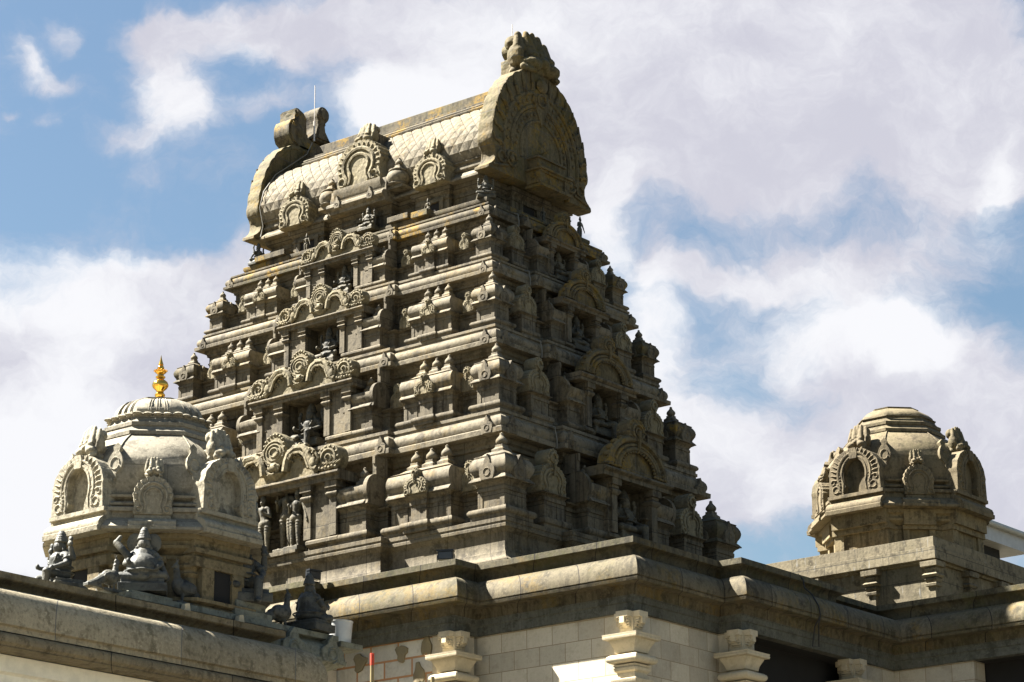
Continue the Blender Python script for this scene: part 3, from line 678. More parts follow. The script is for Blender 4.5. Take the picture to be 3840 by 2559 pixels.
# scale pattern: diamond tiles, each a slightly raised pyramid
def scales():
    m=MB(); L=[0]; pts=BC+[(2*YC-y,z) for y,z in reversed(BC)]
    for a,b_ in zip(pts,pts[1:]): L.append(L[-1]+math.hypot(b_[0]-a[0],b_[1]-a[1]))
    def at(s,h=0):
        s=min(max(s,0),L[-1]-1e-6)
        for i in range(len(L)-1):
            if L[i]<=s<=L[i+1]:
                t=(s-L[i])/(L[i+1]-L[i]); a=pts[i];b_=pts[i+1]; dy=b_[0]-a[0];dz=b_[1]-a[1];q=math.hypot(dy,dz)
                return (a[0]+dy*t+(-dz/q)*h,a[1]+dz*t+(dy/q)*h)
    T=L[-1]; nr=28; nx=46; x0,x1=-5.0,-1.25; ds=T/nr; dx=(x1-x0)/nx
    for j in range(nr+1):
        for i in range(nx+1):
            if (i+j)%2: continue
            cx=x0+i*dx; cs=j*ds; g=.93
            P=[]
            for ux,us in ((-g,0),(0,-g),(g,0),(0,g)):
                x=min(max(cx+ux*dx,x0),x1); s=min(max(cs+us*ds,0),T); y,z=at(s,.0); P.append((x,y,Z3(z)))
            y,z=at(min(max(cs-.03*ds,0),T),.008); P.append((cx,y,Z3(z)))
            m.add(P,[(0,1,4),(1,2,4),(2,3,4),(3,0,4)])
    n=len(pts); v=[];f=[]
    for y,z in pts: 
        dy=(YC-y); v.append((x0,y+.010*(1 if y<YC else -1),Z3(z-.008))); v.append((x1,y+.010*(1 if y<YC else -1),Z3(z-.008)))
    for i in range(n-1): f.append((2*i,2*i+1,2*i+3,2*i+2))
    m.add(v,f); return m
sc_=scales().mesh('tiled_barrel',smooth=False,fix=False); obj('tiled_barrel',sc_,M['pale'],roof)
# gable plates
GP=[(1.06,3.775),(1.055,3.815),(1.0,3.85),(.95,3.90),(.925,3.96),(.925,4.04),(.955,4.10),(.98,4.13)]
def gable_outline():
    p=list(GP); n=9
    for i in range(n*5+1):
        t=i/(n*5); a=t*PI/2*1.0
        y=.99*math.cos(a*.97)**.85; z=4.15+1.2*math.sin(a)**1.15; 
        s=1+.013*abs(math.sin(PI*n*t)); p.append((y*s,4.15+(z-4.15)*s))
    p=[q for q in p if q[0]>.16]
    return p
go=gable_outline(); gfull=[(-y,z) for y,z in go]; gfull=[(y,z) for y,z in go]+[(-y,z) for y,z in reversed(go)]
def gable(front):
    m=MB(); poly=[(y,Z3(z)) for y,z in gfull]
    th=.22
    if front: m.prism(poly,-.0,th,.012)
    else: m.prism(poly,-.0,th,.012)
    # rim roll at the back edge
    if 1:
        rim=[(y*.965,-.0+th-.02,Z3(4.0+(z-4.0)*.97)) for y,z in go if z>3.9]; 
        for s in (-1,1): m.tube([(s*p[0],p[1],p[2]) for p in rim],.035,6)
    cz=4.22
    for q,rr in ((.76,.03),(.60,.028),(.56,.012),(.42,.022)):
        m.tube([(x,-.006,Z3(z)) for x,_,z in arc(0,cz,q,-14,194,40,0,q*1.12)],rr,6,flat=.7)
    # leaves round the rim
    n=17
    for i in range(n):
        a=math.radians(-2+184*i/(n-1)); ca,sa=math.cos(a),math.sin(a)
        p0=(.80*ca,-.005,Z3(cz+.90*sa-.03)); p1=(.90*ca+.03*ca,-.02,Z3(cz+1.02*sa)); p2=(.95*ca,-.0,Z3(cz+1.05*sa+.10))
        if abs(ca)<.15: continue
        m.tube([p0,((p0[0]+p1[0])/2,-.02,(p0[2]+p1[2])/2+.02),p1,p2],.035,5,.012)
        m.tube([(p0[0],p0[1],p0[2]+.06),p1],.018,5,.01)
    for s in (-1,1):
        m.tube([(x,-.012,Z3(z)) for x,_,z in arc(s*.60,4.02,.10,0,340,14)],.022,5); m.ball((s*.60,-.015,Z3(4.02)),(.045,.03,.045),8,5)
        m.tube([(x,-.012,Z3(z)) for x,_,z in arc(s*.80,3.99,.07,0,340,12)],.018,5); m.tube([(s*.68,-.01,Z3(3.9)),(s*.86,-.012,Z3(3.86)),(s*.96,-.01,Z3(3.84))],.02,5)
        for i in range(9):
            a=math.radians(5+80*i/9); m.ball((s*.50*math.cos(a),-.01,Z3(cz+.56*math.sin(a))),(.028,.014,.028),6,4)
            m.ball((s*.68*math.cos(a),-.01,Z3(cz+.76*math.sin(a))),(.024,.012,.03),6,4)
    # central drop with medallion
    m.prism([(x,Z3(z)) for x,z in ((-.14,5.12),(-.17,4.98),(-.12,4.86),(-.05,4.74),(0,4.62),(.05,4.74),(.12,4.86),(.17,4.98),(.14,5.12))],-.025,.02,.05)
    m.tube([(x,-.03,Z3(z)) for x,_,z in arc(0,4.98,.085,0,345,14)],.018,5); m.ball((0,-.03,Z3(5.18)),(.11,.05,.10),10,6)
    return m
gm=gable(True); gme=gm.mesh('gable'); gme.materials.append(M['gable'])
obj('gable',gme,None,tower,(-1.01,YC,0),PI/2); g2=obj('gable',gme,None,tower,(-5.24,YC,0),-PI/2)
# aedicule hanging at the foot of the gable
m=MB(); a=MB()
a.box(-.27,.27,-.20,.02,3.712,3.93); a.box(-.31,.31,-.25,.025,3.70,3.735); a.box(-.29,.29,-.225,0,3.735,3.755); a.box(-.30,.30,-.23,0,3.895,3.925); a.box(-.33,.33,-.26,0,3.925,3.95); a.box(-.26,.26,-.16,0,3.95,4.10); a.box(-.29,.29,-.19,0,4.10,4.125); a.sq([(.26,4.125),(.2,4.15),(.05,4.19),(.03,4.24),(.015,4.27)],cy=-.0,hy=-.1)
for s in (-1,1): a.box(s*.30,s*.20,-.22,0,3.755,3.895)
a.tube([(.36,-.08,4.0),(.42,-.1,3.93),(.40,-.08,3.83),(.46,-.06,3.74)],.04,6)
obj('gable_shrine',a,M['gable'],tower,(-1.01,YC,ZO),PI/2)
# dormers (front arches on the roof): box behind, carved arch, guardian head
nc=nasi(.385,.60,.35,lobe=False,scal=15,rings=2).mesh('dormer_arch'); nc.materials.append(M['carv'])
ns=nasi(.275,.40,.40,lobe=False,scal=13,rings=2).mesh('dormer_arch'); ns.materials.append(M['carv'])
hm=head_mesh(.03); hm.materials.append(M['carv'])
for x,big in ((-3.125,1),(-1.96,0),(-4.29,0)):
    if big:
        m=MB(); m.prismx([(y,Z3(z)) for y,z in ((.96,3.72),(.955,3.76),(.93,3.77),(.905,3.80),(.91,3.835),(.94,3.86),(.97,3.862),(.985,3.87),(.985,3.93),(1.0,4.045),(1.4,4.045),(1.3,3.72))],x-.48,x+.48); m.prismx([(y,Z3(z)) for y,z in ((.99,3.86),(.98,3.93),(.955,3.98),(.955,4.05),(1.35,4.05),(1.3,3.86))],x-.40,x+.40)
        for s in (-1,1): m.join(plaque(.05,.17,.06),(x+s*.28,.885,Z3(3.765)))
        d=obj('dormer',m,M['pale'],tower); obj('dormer_arch',nc,None,d,(x,.99,Z3(4.045)))
        h=obj('guardian_head',hm,None,d,(x,1.16,Z3(4.60)),0,(.32,.32,.30)); b2=MB(); b2.lathe([(.125,0),(.13,.3),(.10,.45)],0,0,12,axis='y'); 
        b3=MB(); b3.box(x-.12,x+.12,1.15,1.75,Z3(4.62),Z3(4.80)); obj('head_block',b3,M['gran'],d)
    else:
        m=MB(); m.box(x-.24,x+.24,1.10,1.5,Z3(3.78),Z3(4.02)); d=obj('dormer',m,M['pale'],tower); obj('dormer_arch',ns,None,d,(x,1.02,Z3(3.77)))
        obj('guardian_head',hm,None,d,(x,1.10,Z3(4.14)),0,(.23,.23,.24)); b3=MB(); b3.box(x-.075,x+.075,1.12,1.45,Z3(4.16),Z3(4.28)); obj('head_block',b3,M['gran'],d)
# half domes beside the central dormer
for s in (-1,1):
    m=MB(); x=-3.125+s*.58
    m.lathe([(.06,3.90),(.13,3.915),(.14,3.93),(.12,3.945),(.145,3.985),(.15,4.03),(.13,4.08),(.10,4.105),(.12,4.11),(.12,4.125),(.08,4.14),(.03,4.19)],x,1.10,16)
    m.box(x-.14,x+.14,1.02,1.3,3.865,3.905)
    m.join(pot(4.13,.8),(x,1.12,0))
    m.v=[(a,b_,c+ZO) for a,b_,c in m.v]; obj('half_dome',m,M['pale'],tower)
# horned guardians on the two gables, seen from the front and from behind
gh=head_mesh(.02); gh.materials.append(M['gable'])
o=obj('gable_guardian',gh,None,tower,(-1.14,YC,Z3(5.25)),PI/2,(.80,.58,.62)); m=MB()
m.box(-1.42,-1.2,YC-.2,YC+.2,Z3(5.27),Z3(5.44))
m.prismx([(YC-.10+.17*math.cos(2*PI*i/20),Z3(5.70)+.13*math.sin(2*PI*i/20)) for i in range(20)],-1.42,-1.28); obj('back_scroll',m,M['gable'],o)
def rearguard():
    m=MB()
    m.prism([(x,z) for x,z in ((-.50,.05),(-.56,.18),(-.57,.33),(-.52,.44),(-.44,.48),(-.40,.53),(-.40,.70),(-.32,.71),(-.20,.66),(-.10,.58),(-.07,.2),(.05,.16),(.25,.16),(.30,-.10),(-.35,-.10))],-.22,.10)
    m.prismx([(-.22+.0,0)],0,0) if 0 else None
    p=[]; 
    for i in range(22):
        a=2*PI*i/22; p.append((.13*math.cos(a),.70+.115*math.sin(a)))
    return m,p
m=MB()
Y0=YC
# bulky snout and swept horn (towards -Y), tall scroll (towards +Y); plates stand across the ridge end
L=[(-.36,5.40),(-.40,5.50),(-.40,5.62),(-.36,5.70),(-.29,5.74),(-.27,5.78),(-.29,5.90),(-.22,5.905),(-.12,5.87),(-.06,5.80),(-.045,5.55),(.0,5.52),(.40,5.50),(.42,5.30),(-.20,5.30)]
m.prismx([(Y0+y,Z3(z)) for y,z in L],-5.36,-5.02)
R_=[(.02,5.50),(.05,5.66),(.09,5.76),(.05,5.84),(.04,5.92),(.09,5.99),(.17,6.01),(.25,5.98),(.28,5.90),(.25,5.82),(.20,5.77),(.22,5.66),(.30,5.56),(.44,5.50)]
m.prismx([(Y0+y,Z3(z)) for y,z in R_],-5.22,-4.92)
m.lathe([(.085,0),(.115,.01),(.12,.20),(.11,.36)],0,0,18,axis='y')
nn=18*4; 
for i in range(len(m.v)-nn,len(m.v)):
    x,y,z=m.v[i]; m.v[i]=(-4.90-y-.36+.0,Y0+.16+x,Z3(5.90)+z)
m.ball((-5.19,Y0-.22,Z3(5.56)),(.21,.19,.16),14,10); m.ball((-5.19,Y0-.17,Z3(5.82)),(.18,.12,.11),12,8)
me=m.mesh('rear_guardian'); 
bm=bmesh.new(); bm.from_mesh(me); bmesh.ops.bevel(bm,geom=[e for e in bm.edges if e.calc_face_angle(0)>.6],offset=.03,segments=2,affect='EDGES'); bm.to_mesh(me); bm.free()
me.polygons.foreach_set('use_smooth',[True]*len(me.polygons)); me.set_sharp_from_angle(angle=.9)
obj('gable_guardian',me,M['dirty'],tower)
# lightning conductor tape down the short face
m=MB(); pts=[]
for k in (4,3,2,1):
    y=YC-1.04*RK[k]-.03; c=-KC[k]; r=RK[k]
    m.tube([(c-.16*r,y,Z3(ZL[k]+.32*r)),(c-.02*r,y,Z3(ZL[k]+.26*r)),(c+.01*r,y,Z3(ZL[k]+.10*r)),(c+.015*r,y-.01,Z3(ZL[k]-.0*r)),(c-.10*r,y,Z3(ZL[k]-.02*r)),(c-.16*r,y,Z3(ZL[k]-.3*r)),(c+.07*r,y-.02,Z3(ZL[k]-.66*r)),(c+.07*r,y-.04,Z3(ZL[k]-1.0*r))],.007,5)
obj('conductor_tape',m,M['wire'],tower)
m=MB(); m.tube([(-4.95,1.09,Z3(3.79)),(-4.95,1.13,Z3(3.95)),(-4.96,1.07,Z3(4.2)),(-4.96,1.14,Z3(4.45)),(-4.95,1.35,Z3(4.75)),(-4.93,1.6,Z3(4.95)),(-4.9,1.9,Z3(5.2)),(-4.9,2.0,Z3(5.4))],.007,5); obj('conductor_tape',m,M['wire'],tower)
# lightning rods
m=MB(); m.tube([(-1.36,YC-.12,Z3(5.42)),(-1.36,YC-.12,Z3(6.12))],.006,6); tag(obj('lightning_rod',m,M['rod']),'thin lightning rod standing behind the horned head at the top of the tower','rod','lightning rods')
m=MB(); m.tube([(-4.93,YC-.02,Z3(5.45)),(-4.93,YC-.02,Z3(6.28))],.006,6); m.tube([(-4.93,YC-.02,Z3(5.45)),(-4.93,YC-.02,Z3(5.75))],.014,6); tag(obj('lightning_rod',m,M['rod']),'thin lightning rod fixed to the scroll on the far end of the tower ridge','rod','lightning rods')

# ================================================================== STATUES ON THE TOWER
GN='carved deities in the tower niches'
stg={1:'first',2:'second',3:'third',4:'fourth'}
for k,lab in ((2,'seated crowned deity with raised hands in the second storey niche of the sunlit face'),(3,'seated four armed stone deity in the third storey niche of the sunlit face'),(4,'small seated stone deity in the topmost storey niche of the sunlit face')):
    r=RK[k]; x,y,z=face_pt('S',k,XC+.02,.20,-1.03); statue(lab,'royal' if k==2 else 'deity',(x,y,z),0,.74*r,M['nstatue'],group=GN)
for k,lab in ((1,'seated dark deity in the lowest niche of the shaded face, cut by the parapet'),(2,'paired dark deities in the second storey niche of the shaded face'),(3,'seated dark deity in the third storey niche of the shaded face'),(4,'small dark deity in the topmost niche of the shaded face')):
    r=RK[k]; x,y,z=face_pt('E',k,YC,.16,-1.0); statue(lab,'royal' if k!=3 else 'deity',(x,y,z),PI/2,.72*r,M['nstatue'],group=GN)
for dx,kind,sc,lab,dd in ((-.22,'standL',.74,'goddess with one arm hanging, left of three standing figures in the lowest niche',.36),(.05,'stand4',.86,'tallest deity, middle of three standing figures in the lowest niche',.26),(.27,'standR',.74,'figure beside the pillar, right of three standing figures in the lowest niche',.34)):
    statue(lab,kind,(XC+dx,-dd,Z3(-.99 if kind=='stand4' else -1.0)),0,sc,M['nstatue'],group=GN)
m=MB(); m.box(XC-.13,XC+.17,-.42,-.1,Z3(-1.07),Z3(-1.02)); m.box(XC-.36,XC-.13,-.45,-.1,Z3(-1.07),Z3(-1.035)); m.box(XC+.17,XC+.36,-.44,-.1,Z3(-1.07),Z3(-1.035)); obj('statue_plinth',m,M['gran'],tower)
GS='small figures on the ledge below the tower roof'
statue('small seated figure on the near corner ledge under the big gable','deity',(-1.13,1.13,Z3(3.40)),PI/4,.34,M['nstatue'],group=GS)
statue('small standing figure by the right neck opening on the sunlit side','standL',(-2.0,1.06,Z3(3.345)),0,.26,M['nstatue'],group=GS)
statue('small crowned figure above the topmost foliate arch','deity',(-2.93,.98,Z3(3.36)),0,.36,M['nstatue'],group=GS)
statue('small standing figure by the left neck opening on the sunlit side','standR',(-4.10,1.07,Z3(3.345)),0,.28,M['nstatue'],group=GS)
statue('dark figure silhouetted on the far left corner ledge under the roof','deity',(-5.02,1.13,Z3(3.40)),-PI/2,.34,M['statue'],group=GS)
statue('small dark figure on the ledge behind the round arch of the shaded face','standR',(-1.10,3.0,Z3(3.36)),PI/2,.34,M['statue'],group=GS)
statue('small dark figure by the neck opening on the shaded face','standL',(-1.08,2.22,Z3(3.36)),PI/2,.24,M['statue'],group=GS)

# ================================================================== MAIN BUILDING
main=thing('temple_building','pale stone temple building with a heavy rounded stone eave under the tower','building',(0,3,0))
MO=[(-9,-1.33),(-1.74,-1.33),(-1.74,-1.08),(.22,-1.08),(.22,-.70),(2.31,-.70),(2.31,.88),(2.60,.88),(2.60,3.02),(2.36,3.02),(2.36,4.10),(11,4.10),(11,14),(-9,14)]
MO2=[(-9,-1.33),(-1.74,-1.33),(-1.74,-1.08),(.22,-1.08),(.22,-.70),(2.31,-.70),(2.31,.88),(2.60,.88),(2.60,4.10),(11,4.10),(11,14),(-9,14)]
def lf(name,ol,prof,mat,par=main,**k):
    m=MB(); m.loft(ol,[(d,Z3(z)) for d,z in prof],**k); return obj(name,m,M[mat],par)
lf('coping',MO,[(-.09,-1.893),(-.088,-1.825),(-.075,-1.80),(-.035,-1.775),(-.005,-1.768),(0,-1.765),(0,-1.70),(-.02,-1.697),(-.35,-1.697)],'coping')
lf('deck',MO,[(-.3,-1.76),(-.31,-1.70)],'coping')
KP=[(-.20,-1.893),(-.03,-1.894),(.035,-1.915),(.09,-1.955),(.13,-2.01),(.152,-2.07),(.158,-2.12),(.156,-2.152),(.142,-2.156),(.142,-2.164),(.150,-2.168),(.140,-2.20),(-.01,-2.19),(-.04,-2.197),(-.052,-2.24),(-.056,-2.298)]
lf('eave',MO2,list(reversed(KP)),'mainc',top=False)
lf('beam',MO2,[(-.2,-2.472),(-.088,-2.47),(-.086,-2.372),(-.072,-2.366),(-.070,-2.308),(-.058,-2.304),(-.058,-2.297),(-.2,-2.296)],'beam',top=False)
# walls with door openings
def wall(a,b,d=.13,z0=-9.42,z1=-2.47,mat='ashlar',th=.25,ops=(),name='wall'):
    """straight wall piece from a to b (outline order), set back d from the coping"""
    A=Vector(a);B=Vector(b); e=(B-A); L=e.length; e.normalize(); n=Vector((e.y,-e.x)); m=MB()
    ed=[0]; 
    for o in ops: ed+=[o[0],o[1]]
    ed.append(L)
    def q(s,dd): p=A+e*s-n*dd; return (p.x,p.y)
    def bx(s0,s1,za,zb):
        p=[q(s0,d),q(s1,d),q(s1,d+th),q(s0,d+th)]
        m.add([(x,y,Z3(za)) for x,y in p]+[(x,y,Z3(zb)) for x,y in p],[(0,3,2,1),(4,5,6,7),(0,1,5,4),(1,2,6,5),(2,3,7,6),(3,0,4,7)])
    for i in range(0,len(ed),2): bx(ed[i],ed[i+1],z0,z1)
    return obj(name,m,M[mat],main)
wall((-9,-1.33),(-1.61,-1.33))
wall((-1.74,-1.08),(-.22,-1.08),d=.16,mat='aac',name='block_wall'); wall((-.22,-1.08),(.09,-1.08),d=.135)
wall((.084,-.94),(.084,-.60),d=0); wall((.06,-.70),(2.176,-.70))
wall((2.31,-.566),(2.31,1.03)); wall((2.10,1.014),(2.466,1.014),d=0,th=.2)
wall((2.60,1.05),(2.60,4.26),ops=((.22,2.35),)); wall((2.47,4.10),(11,4.10),ops=((1.05,4.5),))
m=MB(); m.box(-2,2.0,.2,.5,Z3(-9.4),Z3(-2.5)); m.box(2.05,2.17,1.06,4.2,Z3(-9.4),Z3(-2.47)); m.box(2.4,11,4.52,4.6,Z3(-9.4),Z3(-2.47)); m.box(2.16,2.47,1.06,4.2,Z3(-2.469),Z3(-2.44)); m.box(2.4,11,4.2,4.6,Z3(-2.469),Z3(-2.44)); obj('painted_shade',m,M['dark'],main)  # near-black sheets close the doorways; the unlit room is painted, not built
def capital(x,y,sc=1,low=True):
    o=obj('pilaster',MB().sq([(.105,0),(.105,Z3(-3.30)),(.125,Z3(-3.285)),(.13,Z3(-3.25)),(.155,Z3(-3.22)),(.16,Z3(-3.18)),(.115,Z3(-3.165)),(.11,Z3(-3.11)),(.135,Z3(-3.09)),(.14,Z3(-3.06)),(.125,Z3(-3.055)),(.145,Z3(-3.03)),(.105,Z3(-3.015))],x,y),M['cream'],main,(0,0,0))
    c=MB()
    c.sq([(.10,-3.015),(.165,-3.012),(.188,-2.995),(.196,-2.97),(.188,-2.945),(.165,-2.928),(.11,-2.925),(.105,-2.905),(.125,-2.90),(.128,-2.88),(.135,-2.85),(.155,-2.81),(.17,-2.785),(.172,-2.767),(.215,-2.765),(.22,-2.742),(.215,-2.74),(.22,-2.715),(.09,-2.71),(.085,-2.66),(.085,-2.48)],x,y)
    c.v=[(a,b_,Z3(z)) for a,b_,z in c.v]
    for rz in range(4):
        q=MB()
        # bracket arm towards -Y: flat T face, ribbed quarter round underneath
        q.box(-.075,.075,-.165,-.02,-2.535,-2.473); q.box(-.03,.03,-.168,-.05,-2.60,-2.535)
        n=7
        for i in range(n):
            a=PI/2*i/n; yy=-.15*math.cos(a); zz=-2.535-.125*math.sin(a); q.box(-.062,.062,yy*.98,0,zz-.021,zz-.004)
        q.prismx([(0,-2.535),(-.142,-2.535)]+[(-.142*math.cos(PI/2*i/8),-2.535-.118*math.sin(PI/2*i/8)) for i in range(9)],-.058,.058)
        q.prismx([(0,-2.535),(-.160,-2.535)]+[(-.160*math.cos(PI/2*i/8),-2.535-.13*math.sin(PI/2*i/8)) for i in range(9)],-.028,.028)
        q.xf(Matrix.Rotation(rz*PI/2,4,'Z')); c.add([(a+x,b_+y,Z3(z)) for a,b_,z in q.v],q.f)
    obj('capital',c,M['cream'],o)
for x,y in ((2.15,-.55),(.06,-.92),(2.45,1.05),(2.44,3.32)): capital(x,y)
# lumps of adhesive left on the unfinished block wall
random.seed(3)
def dab(x,z,w,h):
    m=MB(); pts=[]
    for i in range(16):
        a=2*PI*i/16; q=1+.22*math.sin(3*a+x*9)+.12*math.sin(5*a+z*7); pts.append((w*q*math.cos(a),h*q*math.sin(a)))
    m.prism(pts,-.03,.01,.45); obj('adhesive_dab',m,M['dabs'],main,(x,-.92,Z3(z)))
for x,z,w,h in ((-1.28,-2.63,.085,.10),(-.67,-2.60,.075,.095),(-.31,-2.56,.07,.11),(-.42,-2.86,.075,.11),(-1.05,-2.98,.07,.10)): dab(x,z,w,h)
for i in range(5): pass
# cable loop hanging over the right hand eave
m=MB(); cb=[(2.57,2.06,-1.69),(2.62,2.08,-1.75),(2.62,2.10,-1.84),(2.70,2.13,-1.93),(2.76,2.16,-2.06),(2.77,2.17,-2.16)]
m.tube([(x,y,Z3(z)) for x,y,z in cb+[(2.69,2.17,-2.28),(2.66,2.15,-2.50)]],.008,5); m.tube([(x,y,Z3(z)) for x,y,z in cb+[(2.73,2.19,-2.25),(2.70,2.22,-2.5),(2.66,2.15,-2.50)]],.008,5)
tag(obj('hanging_cable',m,M['black']),'black cable looped over the shaded eave beside the dark doorway','cable')
# floodlights
fl=thing('floodlight','black floodlight standing on the coping in front of the tower plinth','floodlight',(-.62+.62,-.98,Z3(-1.70)))
def flood(t,x,y,z,rz,s=1):
    a=MB(); a.box(-.09,.09,-.03,.05,.03,.13); a.box(-.10,.10,-.045,.03,.125,.145); b_=MB(); b_.box(-.075,.075,-.036,-.028,.04,.115); c=MB(); c.tube([(-.10,0,.09),(-.10,0,0),(.10,0,0),(.10,0,.09)],.008,5)
    obj('housing',a,M['black'],t,(x,y,z),rz,s); obj('lens',b_,M['lens'],t,(x,y,z),rz,s); obj('bracket',c,M['black'],t,(x,y,z),rz,s)
flood(fl,.0,-.98,Z3(-1.695),.5,.95)
fl2=thing('floodlight','black floodlight edge on at the jog of the parapet, behind the profile statue','floodlight',(-1.72,-1.2,Z3(-1.70)))
flood(fl2,-1.73,-1.22,Z3(-1.70),PI/2*.9,.9)
# poles
t=thing('scaffold_pole','grey metal pole with a red top in front of the unfinished block wall','pole',(-.638,-1.45,0))
obj('shaft',MB().lathe([(.021,0),(.021,Z3(-2.81))],-.638,-1.45,10),M['steel'],t); obj('red_tip',MB().lathe([(.0225,Z3(-2.81)),(.0225,Z3(-2.68)),(.016,Z3(-2.678))],-.638,-1.45,10),M['red'],t)
tag(obj('scaffold_pole',MB().lathe([(.021,0),(.021,Z3(-3.035))],.213,-1.45,10),M['steel']),'short grey pole without a red top at the foot of the picture','pole')

# ================================================================== DOMED SHRINES
headA=head_mesh(.03)
def octo(a,b): return [(b,-a),(a,-b),(a,b),(b,a),(-b,a),(-a,b),(-a,-b),(-b,-a)]
def bigarch(hw=.38,h=.58,th=.34):
    m=MB(); n=46; O=[];I=[]; cz=.25; rz=h-cz
    for i in range(n+1):
        a=math.radians(-50+280*i/n); c,s_=math.cos(a),math.sin(a)
        sc=1+.035*abs(math.sin(PI*13*i/n)) if s_>0 else 1
        if s_>0: ox,oz=hw*.98*c*sc,cz+rz*s_*sc
        else: ox,oz=(hw*(.98+.03*min(1,-s_*1.6)))*(1 if c>0 else -1),max(0,cz+ .36*s_)
        k=.36; rr=.158; 
        ix=rr*c if s_>-.35 else (rr*.78+(-s_-.35)*.12)*(1 if c>0 else -1); iz=cz+.0+(.205*s_ if s_>0 else .33*s_)
        O.append((ox,oz)); I.append((ix,max(0,iz)))
    vs=[(x,0,z) for x,z in O]+[(x,0,z) for x,z in I]+[(x,th,z) for x,z in O]+[(x,.085,z) for x,z in I]; N=n+1; f=[]
    for i in range(n): f+=[(i,i+1,N+i+1,N+i),(i,2*N+i,2*N+i+1,i+1),(N+i,N+i+1,3*N+i+1,3*N+i)]
    f.append(tuple(3*N+i for i in range(N))); f.append((0,N,3*N,2*N)); f.append((N-1,2*N-1,4*N-1,3*N-1))
    m.add(vs,f)
    for r1,r2,w in ((.185,.235,.011),(.245,.285,.016)):
        m.tube([(-r1*.95,-.002,.03),(-r1*.9,-.002,.12)]+[(-x,y,z) for x,y,z in arc(0,cz,r1,-30,210,22,-.002,r2)]+[(r1*.9,-.002,.12),(r1*.95,-.002,.03)],w,5,flat=.7)
    for i in range(19):
        a=math.radians(-12+204*i/18); c,s_=math.cos(a),math.sin(a)
        m.tube([(.27*c,.0,cz+.275*s_),(.315*c,-.008,cz+.30*s_+.015),(.355*c,.004,cz+.325*s_+.02)],.014,4,.009,flat=.8)
    for i in range(11):
        for sx in (-1,1): m.ball((sx*(.215+.03*(i%2)),-.001,.035+.02*i),(.014,.010,.012),6,4)
    for sx in (-1,1):
        m.tube(arc(sx*.28,.07,.045,0,340,10,-.002),.012,4,flat=.8); m.tube(arc(sx*.32,.17,.028,0,340,8,-.002),.010,4,flat=.8)
    m.prism([(-.05,cz+.20),(.05,cz+.20),(.06,cz+.27),(.04,h+.01),(-.04,h+.01),(-.06,cz+.27)],-.014,.05)
    return m
